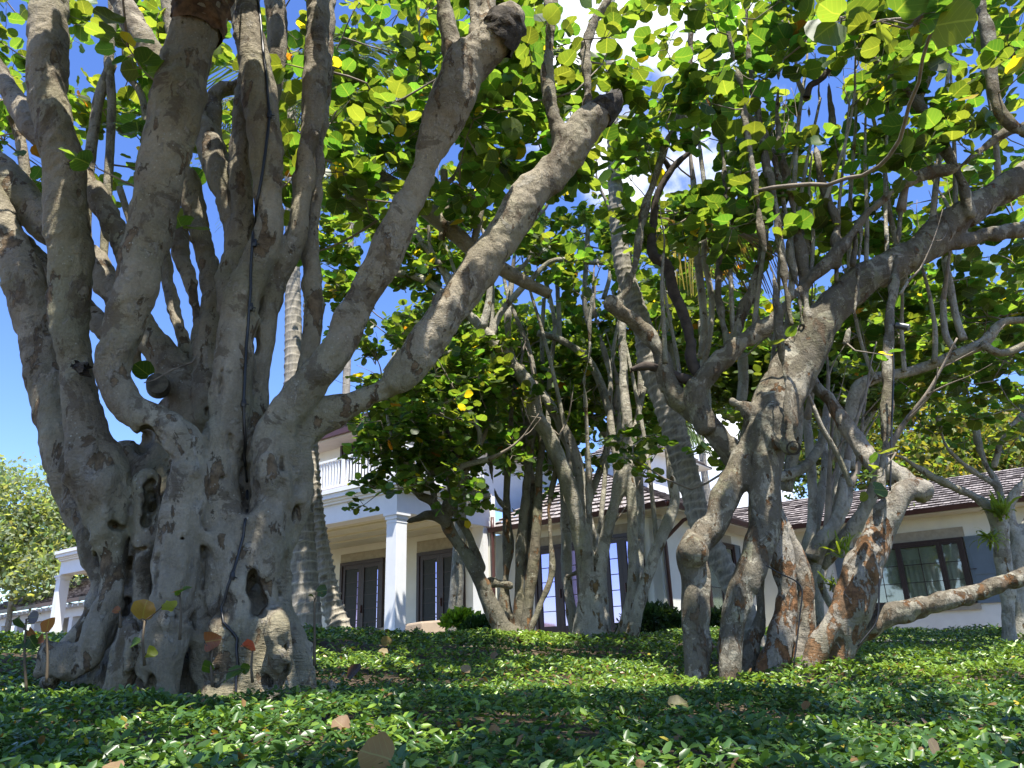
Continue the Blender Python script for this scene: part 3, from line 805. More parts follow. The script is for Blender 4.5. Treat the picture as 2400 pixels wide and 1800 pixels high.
for s__ in ([(262, 1228, 10), (292, 1244, 11)], [(352, 1130, 15), (350, 1190, 17), (342, 1235, 14)], [(345, 1010, 20), (335, 1060, 24)], [(312, 1290, 10), (303, 1340, 11), (300, 1400, 12), (292, 1445, 10)], [(335, 1285, 8), (318, 1295, 8)],
            [(592, 1340, 12), (596, 1385, 22), (606, 1430, 20), (618, 1450, 10)], [(572, 1085, 9), (576, 1130, 13), (578, 1170, 10)], [(486, 960, 6), (484, 1020, 8), (482, 1085, 8)], [(410, 1447, 6), (412, 1449, 6)], [(492, 1272, 8), (486, 1278, 7)],
            [(400, 1075, 14), (385, 1060, 12)], [(355, 1590, 10), (350, 1640, 14)], [(445, 1600, 10), (455, 1645, 12)], [(660, 1075, 6), (656, 1110, 7)], [(655, 1620, 8), (668, 1560, 7), (664, 1500, 5)],
            [(320, 1510, 6), (345, 1502, 6)], [(512, 1570, 8), (505, 1640, 10)], [(474, 1225, 6), (478, 1300, 5), (472, 1390, 5)], [(372, 1300, 5), (366, 1400, 5)], [(648, 1300, 6), (652, 1400, 7)],
            [(520, 1120, 6), (522, 1126, 6)], [(427, 1262, 7), (430, 1268, 5)], [(520, 870, 5), (516, 930, 4)], [(540, 1020, 5), (536, 1060, 5)], [(182, 1575, 12), (200, 1590, 10)]):
    ho += slit(s__)
V, Q = implicit(big + ribs, 0.0140, 0.030, bl, ho, NO1, shrink=0.010)
t1 = empty('sea_grape_tree', (-1.8, 5.0, float(ground_h(-1.8, 5.0))), 'huge old tree with a gnarled fused trunk of many limbs, nearest and leftmost', 'tree', None)
trunk1 = link_mesh('trunk', np_mesh('trunk', V, Q), m_bark1, t1, True)
bvh1 = BVHTree.FromPolygons([tuple(v) for v in V], [tuple(q) for q in Q.tolist()])
def hit(px, py, off=0.012):
    v = rayd(px, py); v = v / np.linalg.norm(v)
    loc, nrm, i, dist = bvh1.ray_cast(Vector(CAM), Vector(v))
    if loc is None: return None
    return np.array(loc) + np.array(nrm) * off
# sawn stub in the crotch
m_cut = simple('old_cut_wood', (0.12, 0.11, 0.085), 0.9, 0.4, 20, 0.5, 50)
# broken, rotten ends
m_rot = simple('rotten_wood', (0.045, 0.037, 0.028), 0.95, 0.7, 22, 1.0, 60)
def stump(name, pts, d, parent, m=None, jag=0.2):
    C = catmull(limb(pts, d), 0.03); C[:, 3] *= 1 + 0.035 * rng.standard_normal(len(C))
    v, q = tube_arrays(C, 17)
    v += rng.normal(0, 0.011, v.shape)
    end = C[-1]; w = np.exp(-np.linalg.norm(v - end[:3], axis=1) ** 2 / (1.6 * end[3]) ** 2)
    v += (rng.random((len(v), 1)) * w[:, None]) * jag * end[3] * 2 * (end[:3] - C[-2, :3]) / (np.linalg.norm(end[:3] - C[-2, :3]) + 1e-9)
    return link_mesh(name, np_mesh(name, v, q), m or m_rot, parent, False)
stump('rotten_stub', [(1158, 104, 46), (1170, 88, 50), (1182, 66, 48), (1190, 50, 44), (1196, 42, 20)], 4.54, t1, jag=0.5)
stump('rotten_stub', [(1405, 268, 34), (1432, 243, 28), (1447, 222, 10)], 5.14, t1, jag=1.0)
p_ = P(372, 908, 5.2); q_ = P(368, 898, 4.99); mb = MB(); mb.cyl(p_, q_, rad_at(p_, 27), rad_at(q_, 24), 20); mb.build('sawn_stub', m_cut, t1, smooth=False)
m_rotw = simple('decayed_wood', (0.11, 0.062, 0.03), 0.95, 0.7, 9, 1.0, 30)
stump('decayed_limb_top', [(462, 75, 57), (471, 30, 61), (478, -20, 62), (482, -60, 40)], 4.45, t1, m=m_rotw)
stump('rotten_stub', [(205, 866, 15), (190, 862, 12), (178, 857, 10)], 4.54, t1, jag=0.6)
def two(*a):
    a = a[0] if len(a) == 1 and isinstance(a[0][0], tuple) else a
    return [(t[0], t[1], t[2] if len(t) > 2 else t[1]) for t in a]
def limb_part(C, n, jit, m, parent, name='slender_limb'):
    t_ = Tubes(); t_.add(C, n, jit); return t_.build(name, m, parent)
for pts, d in (([(265, -40, 10), (262, 60, 10), (255, 150, 11), (262, 250, 10), (250, 480, 10), (240, 640, 9)], 5.9), ([(262, 150, 12), (235, 220, 12), (222, 290, 12), (208, 400, 13), (200, 520, 13), (205, 620, 14)], 5.9),
               ([(10, 240, 12), (43, 310, 12), (62, 420, 12), (75, 520, 12)], 6.0), ([(390, -40, 16), (400, 60, 15), (440, 190, 14), (480, 270, 14)], 5.8),
               ([(280, 440, 8), (305, 520, 8), (318, 590, 7)], 5.9), ([(300, 180, 7), (330, 220, 8), (350, 300, 10), (365, 330, 12)], 5.9), ([(640, -30, 24), (650, 80, 24), (640, 200, 22), (628, 260, 18)], 5.5)):
    L = limb(pts, d); limb_part(catmull(L, 0.06), 10, 0.03, m_bark1, t1); big.append(L)
# the rising bough behind the two right limbs
bough = limb([(700, 330, 14), (780, 370, 15), (850, 400, 21), (930, 440, 20), (1010, 500, 20), (1080, 560, 20), (1130, 600, 19), (1210, 650, 16), (1290, 690, 12)], 7.2, 7.4)
for pts, d in (([(1035, 560, 9), (1045, 480, 8), (1040, 400, 9)], 7.3), ([(1110, 570, 8), (1125, 500, 9), (1150, 380, 6), (1240, 330, 4)], 7.3), ([(1000, 460, 8), (1060, 420, 6), (1080, 380, 4)], 7.3)):
    L = limb(pts, d); limb_part(catmull(L, 0.06), 8, 0.03, m_bark1, t1)
limb_part(catmull(bough, 0.06), 12, 0.03, m_bark1, t1)
cr = Crown(nodes_of(big, 3.6)); tips(cr, big[:27], (1, 6, 9))
gaps1 = [(1440, 40, 1540, 300)]
cr.grow(region(-20, -40, 680, 460, 5.6, 7.6, 50), 0.34, 0.17)
cr.grow(region(690, -40, 1120, 520, 5.8, 8.2, 64), 0.34, 0.17)
cr.grow(region(1100, -40, 1430, 430, 5.6, 7.4, 36, gaps1), 0.34, 0.18)
cr.grow(region(480, 300, 700, 620, 6.2, 7.6, 4), 0.3, 0.15)
cr.grow([P(362, 890, 4.86)], 0.05, 0.13, 1, 1)
cr.grow([P(300, 110, 4.2), P(330, 160, 4.25), P(230, 395, 4.3), P(330, 330, 4.9), P(440, 540, 5.1), P(1280, 60, 4.9), P(1240, 120, 4.9), P(1420, 90, 4.9), P(670, 150, 5.0)], 0.14, 0.19, 2, 2)
cr.grow(boxreg(-5.0, 1.0, 0.2, 5.0, 5.0, 8.0, 75), 0.4, 0.20)
cr.grow(shade_for(-2.9, -0.7, 4.4, 5.2, 1.6, 5.2, 46), 0.4, 0.20)
cr.grow(shade_for(-2.6, -1.2, 2.2, 4.2, 1.2, 1.3, 16), 0.4, 0.20)
cr.build(t1, m_leaf, m_twig)

# ---------------------------------------------------------------- 2. the many-stemmed tree on the right
s2 = [
 limb([(1636, 1640, 40), (1634, 1580, 34), (1631, 1434, 33), (1633, 1357, 33), (1628, 1290, 37), (1677, 1223, 33), (1711, 1146, 36), (1750, 1081, 38), (1785, 1000, 42), (1835, 915, 56), (1889, 813, 52), (1944, 735, 46), (2016, 662, 42), (2143, 593, 38), (2273, 490, 36), (2400, 415, 35), (2520, 350, 33)], 6.7, 7.3),
 limb([(1706, 1660, 36), (1708, 1588, 29), (1715, 1492, 30), (1731, 1396, 33), (1765, 1327, 37), (1788, 1245, 38), (1790, 1165, 41), (1796, 1088, 44), (1808, 1010, 48), (1830, 930, 52)], 6.6, 6.9),
 limb([(1640, 1300, 20), (1618, 1288, 20), (1606, 1284, 14)], 6.68),
 limb([(1760, 970, 20), (1735, 950, 12), (1716, 941, 10)], 6.85),
 limb([(1808, 1010, 34), (1840, 1040, 22), (1858, 1049, 19)], 6.8, 6.45),
 limb([(1815, 1640, 48), (1815, 1561, 40), (1842, 1434, 33), (1834, 1319, 31), (1819, 1251, 23), (1812, 1180, 20)], 7.0, 7.0),
 limb([(1872, 1640, 36), (1877, 1550, 30), (1888, 1434, 24), (1877, 1338, 21), (1840, 1242, 15), (1815, 1165, 13)], 7.15, 7.1),
 limb([(1745, 1640, 28), (1757, 1542, 24), (1780, 1453, 17), (1780, 1357, 15), (1790, 1270, 15)], 7.2, 7.1),
 limb([(1925, 1640, 40), (1965, 1542, 35), (1992, 1434, 47), (2023, 1338, 43), (2055, 1261, 37), (2088, 1190, 33), (2130, 1146, 29), (2160, 1152, 28)], 6.9, 6.7),
 limb([(2150, 1150, 26), (2105, 1112, 27), (2045, 1080, 24), (1998, 1018, 21), (1962, 959, 18), (1915, 904, 15), (1870, 850, 13)], 6.8, 7.4),
 limb([(1875, 1620, 22), (1896, 1560, 20), (1940, 1480, 24), (1985, 1400, 26)], 6.75),
 limb([(1985, 1520, 22), (2026, 1484, 26), (2080, 1442, 28), (2165, 1419, 25), (2261, 1396, 23), (2400, 1350, 22), (2500, 1310, 20)], 6.9, 6.9),
 limb([(2063, 1160, 15), (2066, 1100, 14), (2077, 1020, 14), (2081, 875, 15), (2086, 731, 15), (2099, 633, 13), (2106, 560, 12), (2112, 488, 12)], 6.6, 6.9),
 # left limb of the group
 limb([(1740, 1130, 24), (1718, 1069, 30), (1668, 1010, 30), (1627, 967, 26), (1581, 931, 23), (1563, 892, 21), (1551, 832, 20), (1521, 786, 20), (1476, 747, 20), (1431, 711, 19)], 7.3, 7.0),
 limb([(1431, 712, 14), (1461, 690, 12), (1485, 636, 12), (1497, 560, 11), (1512, 480, 11), (1553, 366, 12), (1602, 244, 12), (1618, 122, 11), (1626, 0, 11), (1632, -100, 10)], 7.0, 6.7),
 limb([(1650, 1000, 26), (1636, 952, 28), (1640, 905, 28), (1672, 862, 28), (1702, 832, 27), (1762, 786, 24), (1802, 763, 20), (1853, 702, 18), (1907, 651, 15), (1962, 597, 15), (2000, 545, 14), (2049, 485, 14), (2151, 415, 14), (2253, 387, 14), (2354, 313, 14), (2460, 280, 13)], 7.1, 6.6),
 # slender stems
 limb([(1850, 1060, 12), (1846, 1002, 11), (1842, 912, 10), (1831, 821, 12), (1820, 730, 12), (1817, 659, 12), (1789, 570, 11), (1773, 448, 10), (1752, 305, 9), (1740, 212, 9), (1716, 122, 9), (1695, 0, 8), (1690, -100, 8)], 6.5, 6.3),
 limb([(1855, 760, 12), (1846, 695, 12), (1834, 590, 12), (1821, 509, 12), (1801, 407, 12), (1785, 305, 9), (1764, 203, 8), (1752, 102, 8), (1748, -50, 7)], 6.75),
 limb([(1880, 760, 12), (1868, 658, 12), (1854, 600, 11), (1842, 509, 9), (1817, 386, 9), (1793, 309, 8)], 6.85),
 limb([(1890, 740, 14), (1882, 658, 14), (1875, 586, 14), (1862, 509, 9), (1834, 386, 9), (1821, 285, 8), (1825, 183, 8), (1830, 60, 7)], 6.95),
 limb([(1960, 620, 13), (1960, 529, 13), (1927, 427, 11), (1907, 325, 9), (1891, 228, 8)], 6.9),
 limb([(2000, 620, 9), (2005, 529, 8), (1984, 427, 8), (1960, 346, 8), (1943, 203, 6), (1948, 81, 5), (1950, -30, 5)], 6.9),
 limb([(1983, 803, 10), (2005, 713, 9), (2016, 586, 9), (2020, 540, 9)], 6.5, 6.8),
 limb([(2280, 500, 18), (2269, 480, 16), (2253, 427, 15), (2212, 346, 14), (2151, 244, 12), (2070, 155, 9), (1988, 90, 8), (1907, 41, 6), (1846, 37, 5)], 7.0, 6.8),
 limb([(2151, 244, 10), (2162, 220, 10), (2184, 142, 8), (2188, 61, 7), (2190, -40, 7)], 6.9),
 limb([(2298, -60, 12), (2298, 0, 12), (2318, 102, 13), (2330, 224, 13), (2363, 285, 14), (2410, 320, 15)], 6.4, 6.5),
 limb([(2143, 600, 24), (2232, 572, 19), (2330, 548, 19), (2420, 535, 19)], 7.2),
 limb([(1702, 832, 16), (1696, 771, 12), (1684, 681, 12), (1690, 560, 9), (1700, 440, 8), (1690, 330, 7)], 7.2, 7.4),
 limb([(1715, 825, 18), (1738, 741, 15), (1762, 687, 15), (1777, 645, 13), (1790, 560, 10), (1800, 480, 8)], 7.2, 7.4),
 limb([(1885, 600, 24), (1880, 500, 22), (1868, 480, 12), (1860, 470, 4)], 7.6, 7.6),
]
hl = [PB(1615, 1290, 6.52, 9, 0.02), PB(2073, 1237, 6.45, 7, 0.02), PB(1839, 1362, 6.7, 4, 0.01), PB(1845, 1385, 6.7, 4, 0.01)]
orange = [i for i in range(len(s2)) if i in (5, 6, 8, 9, 10)]
V, Q = implicit([s2[i] for i in orange], 0.018, 0.04, [PB(2152, 1150, 6.74, 26)], hl[1:], [(3.6, 0.012, 11, (1, 1, 0.6), None, None), (10, 0.007, 12, (1, 1, 0.7), None, None), (14, 0.009, 13, (1, 1, 0.5), None, None), (5, -0.024, 14, (1, 1, 0.35), None, None)], shrink=0.010)
Vo, Qo = V, Q
V, Q = implicit([s2[i] for i in range(len(s2)) if i not in orange], 0.019, 0.045, [PB(1628, 1292, 6.68, 33), PB(1820, 990, 6.75, 48), PB(1702, 838, 7.0, 22, 0.03)], hl[:1],
                [(3.6, 0.012, 11, (1, 1, 0.6), None, None), (10, 0.006, 12, (1, 1, 0.7), None, None), (14, 0.008, 13, (1, 1, 0.5), None, None), (5, -0.022, 14, (1, 1, 0.35), None, None)], shrink=0.014)
t2 = empty('sea_grape_tree', (2.3, 7.0, float(ground_h(2.3, 7.0))), 'wide spreading tree with patchy orange and grey bark stems, right of centre', 'tree')
link_mesh('trunk', np_mesh('trunk', V, Q), m_bark2d, t2, True)
link_mesh('trunk', np_mesh('trunk', Vo, Qo), m_bark2, t2, True)
# the sawn stub, its dark end facing the path
mb = MB(); e1 = P(1858, 1049, 6.47); a1 = P(1845, 1040, 6.62); mb.cyl(e1 + (e1 - a1) * 0.02, e1 + (e1 - a1) * 0.18, rad_at(e1, 17), n=18); mb.build('sawn_stub_end', m_rot, t2)
ex = []
for pts, d0, d1 in two(
   ([(1994, 1040, 15), (1994, 984, 15), (2009, 912, 16), (2052, 886, 13), (2143, 868, 12), (2251, 828, 13), (2305, 803, 13), (2341, 763, 10), (2365, 752, 9), (2430, 750, 8)], 8.2, 7.8),
   ([(2300, 805, 10), (2345, 828, 9), (2400, 810, 9), (2440, 800, 8)], 7.8, 7.8),
   ([(1990, 1100, 14), (1994, 1040, 14)], 8.2, 8.2),
   ([(2052, 890, 5), (2030, 840, 4), (2015, 790, 4), (2005, 745, 4)], 8.0, 7.9),
   ([(2258, 795, 9), (2240, 740, 8), (2225, 660, 9), (2215, 600, 8), (2230, 520, 7)], 7.9, 8.2),
   ([(2235, 818, 8), (2215, 780, 8), (2210, 700, 7)], 7.9, 8.0),
   ([(1890, 1300, 18), (1920, 1180, 12), (1935, 1100, 10), (1930, 1040, 9)], 7.8, 8.0),
   ([(1870, 1400, 12), (1895, 1290, 12), (1905, 1180, 11), (1900, 1080, 11), (1890, 980, 10)], 7.6, 7.9),
   ([(1925, 1500, 10), (1920, 1350, 10), (1940, 1250, 12), (1980, 1190, 12), (1990, 1140, 11)], 8.2, 8.2),
   ([(1925, 1330, 12), (1955, 1290, 18), (1985, 1255, 18), (2010, 1225, 18), (2035, 1180, 15), (2060, 1120, 13)], 7.9, 7.5),
   ([(1900, 1310, 18), (1920, 1270, 18), (1950, 1240, 17), (1968, 1195, 17), (1975, 1140, 12), (1985, 1080, 9)], 7.6, 7.6),
   ([(1890, 1560, 14), (1880, 1460, 12), (1890, 1380, 14), (1910, 1320, 16)], 7.9, 7.7),
   ([(1960, 1440, 10), (1925, 1370, 8), (1910, 1270, 7), (1900, 1200, 6)], 7.9, 7.8),
   ([(1995, 1140, 6), (1960, 1060, 6), (1925, 1000, 6), (1905, 950, 5)], 7.2, 7.0),
   ([(1790, 1125, 12), (1850, 1112, 13), (1890, 1090, 12), (1922, 1045, 11), (1935, 980, 9)], 7.2, 7.6),
   ([(1842, 1150, 14), (1860, 1060, 14), (1870, 1000, 12), (1872, 900, 11), (1880, 760, 9)], 7.4, 7.2),
   ([(1640, 840, 6), (1650, 780, 9), (1645, 690, 9), (1630, 560, 8), (1625, 420, 7)], 8.4, 8.4),
   ([(1640, 880, 8), (1660, 800, 8), (1668, 700, 7), (1650, 600, 7), (1655, 480, 6), (1640, 350, 5)], 8.6, 8.6),
   ([(1740, 830, 12), (1742, 900, 12), (1735, 960, 12)], 8.0, 8.0),
   ([(2120, 670, 10), (2110, 600, 8), (2085, 500, 6), (2070, 380, 5), (2040, 250, 4)], 7.4, 7.4),
   ([(2110, 690, 4), (2125, 665, 3), (2130, 655, 3)], 6.7, 6.7),
   ([(1930, 480, 6), (1960, 400, 4), (1990, 300, 3), (2005, 200, 3)], 6.9, 6.5)):
    L = limb(pts, d0, d1); ex.append(L); limb_part(catmull(L, 0.05), 10, 0.035, m_bark3, t2)
for pts, d0, d1 in two(
   ([(1537, 480, 8), (1527, 560, 11), (1532, 600, 13), (1563, 621, 13), (1578, 681, 13), (1603, 741, 13), (1618, 801, 12), (1621, 847, 14), (1640, 885, 12)], 7.4, 7.1),
   ([(1527, 560, 8), (1537, 468, 8), (1573, 399, 8), (1614, 358, 6), (1640, 330, 3)], 7.4, 7.2),
   ([(1573, 399, 7), (1549, 366, 6)], 7.3, 7.2),
   ([(1480, 866, 5), (1510, 858, 10), (1540, 863, 11), (1580, 880, 12), (1620, 893, 13), (1645, 910, 12)], 7.1, 7.15),
   ([(1891, 228, 8), (1900, 200, 8), (1927, 183, 7), (1988, 102, 6), (2029, 53, 5), (2070, 0, 5)], 6.7, 6.4)):
    limb_part(catmull(limb(pts, d0, d1), 0.04), 9, 0.09, m_twigd, t2, 'dead_limb')
spr = []
for (x, y, d, h_) in ((1960, 660, 7.0, 420), (2030, 630, 7.1, 360), (2080, 610, 7.15, 460), (2180, 560, 7.2, 430), (2240, 500, 7.2, 330), (1900, 655, 7.0, 300), (2340, 450, 7.3, 300), (1765, 780, 7.15, 350), (1720, 820, 7.2, 420), (1600, 960, 7.3, 330), (1560, 850, 7.0, 260), (2120, 870, 7.95, 260), (2190, 850, 7.9, 230), (1990, 640, 7.6, 520), (1855, 700, 6.9, 560), (1830, 930, 7.4, 700), (1800, 950, 7.5, 640)):
    lean = rng.uniform(-0.16, 0.16) * h_; w = rng.uniform(5, 8)
    pts = [(x, y, w), (x + lean * 0.2 + rng.uniform(-8, 8), y - h_ * 0.35, w * 0.85), (x + lean * 0.6 + rng.uniform(-10, 10), y - h_ * 0.7, w * 0.65), (x + lean, y - h_, w * 0.45)]
    L = limb(pts, d, d + rng.uniform(-0.4, 0.3)); spr.append(L); limb_part(catmull(L, 0.06), 8, 0.04, m_bark3, t2, 'upright_shoot')
cr = Crown(nodes_of(s2 + ex + spr, 3.2)); tips(cr, s2 + ex + spr, (2, 3, 4, 5, 8, 10))
cr.grow(region(1480, -40, 2430, 260, 5.9, 8.6, 60, [(1440, 40, 1545, 280)]), 0.36, 0.185)
cr.grow(region(1440, 250, 2430, 600, 6.4, 9.2, 60, [(1990, 380, 2430, 650)]), 0.36, 0.18)
cr.grow(region(2020, 380, 2430, 600, 8.0, 9.8, 22), 0.36, 0.18)
cr.grow(region(1950, 560, 2430, 860, 8.2, 10, 46), 0.34, 0.165)
cr.grow(region(2060, 860, 2430, 1010, 9, 10.5, 10), 0.3, 0.15)
cr.grow(region(1480, 1010, 1720, 1090, 8, 9, 5), 0.22, 0.14, 3, 4)
cr.grow([P(2140, 60, 3.9), P(2060, 50, 3.8), P(1970, 40, 3.9), P(2200, 30, 4.2)], 0.12, 0.24, 2, 2)
cr.grow([P(1850, 800, 6.2), P(2060, 830, 6.3), P(2070, 1100, 6.3), P(2040, 1130, 6.3), P(2100, 1060, 6.3)], 0.1, 0.15, 1, 3)
cr.grow(boxreg(0.5, 7.5, 1.0, 7.5, 5.4, 8.5, 22), 0.4, 0.20)
cr.grow(boxreg(-3.5, 4.0, -2.5, 1.5, 5.0, 7.0, 24), 0.4, 0.20)
cr.grow(shade_for(-0.1, 1.9, 2.2, 4.4, 1.2, 1.3, 12), 0.4, 0.20)
# the single bright yellow leaf turned to the path and the bronze one below
cr.build(t2, m_leaf, m_twig)

# ---------------------------------------------------------------- 3. the tree behind the middle
s3 = [
 limb([(1362, 1540, 30), (1370, 1474, 28), (1374, 1384, 21), (1370, 1293, 20), (1345, 1185, 19), (1319, 1102, 18), (1287, 1022, 18), (1254, 968, 18), (1242, 907, 19), (1200, 855, 17), (1160, 805, 15), (1120, 758, 13), (1093, 730, 12), (1060, 680, 10), (1030, 620, 8)], 11.2, 10.4),
 limb([(1395, 1480, 22), (1402, 1400, 16), (1399, 1311, 15), (1374, 1203, 14), (1355, 1095, 15), (1319, 1004, 14), (1285, 945, 13), (1235, 890, 12), (1200, 830, 9), (1190, 740, 8), (1200, 650, 7)], 11.5, 11.4),
 limb([(1385, 1330, 9), (1381, 1275, 8), (1381, 1149, 8), (1377, 1040, 6), (1373, 950, 6), (1370, 886, 5), (1382, 831, 5), (1382, 756, 5), (1388, 690, 5)], 11.1, 11.0),
 limb([(1412, 1540, 34), (1406, 1474, 28), (1406, 1366, 19), (1420, 1257, 17), (1446, 1167, 15), (1460, 1113, 18), (1474, 1090, 18)], 11.1, 11.0),
 limb([(1455, 1120, 15), (1440, 1050, 10), (1432, 1000, 9), (1428, 950, 8), (1430, 880, 7), (1410, 800, 6), (1395, 740, 5)], 11.1, 11.3),
 limb([(1460, 1110, 12), (1452, 1030, 8), (1452, 980, 7), (1448, 900, 6)], 11.2, 11.4),
 limb([(1440, 1530, 20), (1453, 1496, 18), (1475, 1438, 17), (1486, 1348, 14), (1482, 1239, 13), (1477, 1131, 12), (1471, 1058, 12), (1467, 950, 12), (1461, 892, 10), (1458, 756, 9), (1455, 640, 8), (1440, 520, 7)], 11.0, 11.0),
 limb([(1478, 1100, 10), (1486, 1022, 7), (1500, 950, 7), (1515, 890, 6), (1530, 840, 5)], 11.0, 11.2),
 limb([(1470, 1530, 18), (1493, 1438, 16), (1518, 1348, 15), (1547, 1268, 14), (1580, 1185, 13), (1577, 1131, 12), (1566, 1040, 9), (1560, 960, 8)], 10.8, 10.9),
 limb([(1362, 1500, 18), (1345, 1467, 16), (1330, 1366, 13), (1327, 1257, 12), (1323, 1167, 10), (1318, 1100, 9)], 11.6, 11.7),
 limb([(1330, 1350, 6), (1355, 1340, 7), (1362, 1320, 6)], 11.5),
]
V, Q = implicit(s3, 0.024, 0.05, [PB(1395, 1512, 11.1, 42), PB(1446, 1505, 11.0, 20)], [PB(1342, 1272, 11.5, 4, 0.02)], [(4, 0.012, 21, (1, 1, 0.6), None, None), (11, 0.006, 22, (1, 1, 0.7), None, None)])
t3 = empty('sea_grape_tree', (1.3, 11.1, float(ground_h(1.3, 11.1))), 'pale multi-stemmed tree in front of the French doors, middle distance', 'tree')
link_mesh('trunk', np_mesh('trunk', V, Q), m_bark3, t3, True)
ex = []
for pts, d0, d1 in two(
   ([(1130, 770, 12), (1145, 710, 8), (1148, 640, 7), (1142, 560, 6)], 10.5, 10.5),
   ([(1150, 800, 8), (1170, 740, 8), (1210, 690, 8), (1250, 650, 7), (1300, 610, 6), (1400, 615, 7), (1470, 610, 5)], 10.6, 10.9),
   ([(1090, 650, 9), (1180, 590, 8), (1215, 540, 7), (1260, 505, 6)], 10.8, 10.8),
   ([(1260, 560, 4), (1230, 620, 5), (1190, 640, 5)], 10.8, 10.8),
   ([(1000, 840, 6), (1060, 825, 6), (1130, 818, 6), (1170, 815, 6)], 10.6, 10.6),
   ([(930, 640, 9), (980, 650, 9), (1030, 680, 9), (1060, 720, 10)], 10.9, 10.6),
   ([(970, 540, 6), (1020, 610, 8), (1060, 660, 9)], 10.8, 10.6),
   ([(900, 870, 4), (960, 790, 6), (1010, 765, 6), (1060, 740, 7)], 10.7, 10.6),
   ([(1275, 640, 6), (1300, 760, 5), (1290, 860, 6), (1285, 980, 6), (1290, 1100, 6)], 12.2, 11.8),
   ([(1275, 700, 5), (1270, 800, 5), (1275, 900, 5)], 12.4, 12.3),
   ([(1305, 650, 5), (1310, 740, 6), (1312, 800, 6)], 12.3),
   ([(1260, 780, 8), (1310, 795, 8), (1365, 830, 9), (1395, 870, 10), (1425, 950, 11), (1440, 1010, 12)], 12.0, 11.8),
   ([(1370, 1200, 9), (1420, 1060, 8), (1440, 960, 8)], 11.9, 12),
   ([(1380, 500, 5), (1375, 600, 6), (1370, 700, 6), (1378, 760, 6)], 12.3),
   ([(1560, 640, 9), (1568, 780, 9), (1575, 880, 10), (1582, 1000, 10), (1590, 1100, 10)], 12.3),
   ([(1620, 560, 9), (1640, 700, 9), (1650, 850, 10), (1660, 1000, 12)], 12.4, 12.0),
   ([(1425, 560, 5), (1430, 640, 5), (1415, 700, 6)], 12.0)):
    L = limb(pts, d0, d1); ex.append(L); limb_part(catmull(L, 0.08), 8, 0.04, m_bark3, t3)
spr = []
for (x, y, d, h_) in ((1150, 800, 10.6, 260), (1260, 930, 11.4, 330), (1345, 1180, 11.3, 520), (1405, 1250, 11.3, 620), (1500, 940, 11.2, 330), (1540, 1280, 10.9, 600), (1080, 720, 10.5, 220)):
    lean = rng.uniform(-0.28, 0.28) * h_; w = rng.uniform(4.5, 7)
    L = limb([(x, y, w), (x + lean * 0.2 + rng.uniform(-6, 6), y - h_ * 0.35, w * 0.9), (x + lean * 0.6 + rng.uniform(-16, 16), y - h_ * 0.7, w * 0.7), (x + lean, y - h_, w * 0.5)], d, d + rng.uniform(-0.3, 0.3)); spr.append(L); limb_part(catmull(L, 0.09), 8, 0.04, m_bark3, t3, 'upright_shoot')
cr = Crown(nodes_of(s3 + ex + spr, 3.2)); tips(cr, s3 + ex + spr)
cr.grow(region(900, 420, 1330, 640, 9.6, 12, 50), 0.34, 0.165)
cr.grow(region(740, 460, 900, 700, 9.6, 11, 16), 0.3, 0.16)
cr.grow(region(1250, 480, 1760, 760, 10.5, 13.2, 66), 0.36, 0.17)
cr.grow(region(1180, 740, 1740, 980, 11.9, 13.6, 80), 0.36, 0.17)
cr.grow(region(1280, 640, 1760, 1010, 12, 14, 22), 0.36, 0.17)
cr.grow(region(1290, 960, 1560, 1080, 11.6, 12.8, 18), 0.3, 0.15)
cr.grow(region(1200, 1080, 1440, 1230, 11.7, 12.3, 7), 0.24, 0.13, 3, 4)
cr.grow(region(1450, 1020, 1560, 1120, 9.5, 10.5, 5), 0.24, 0.14, 3, 5)
cr.build(t3, m_leaf, m_twig)

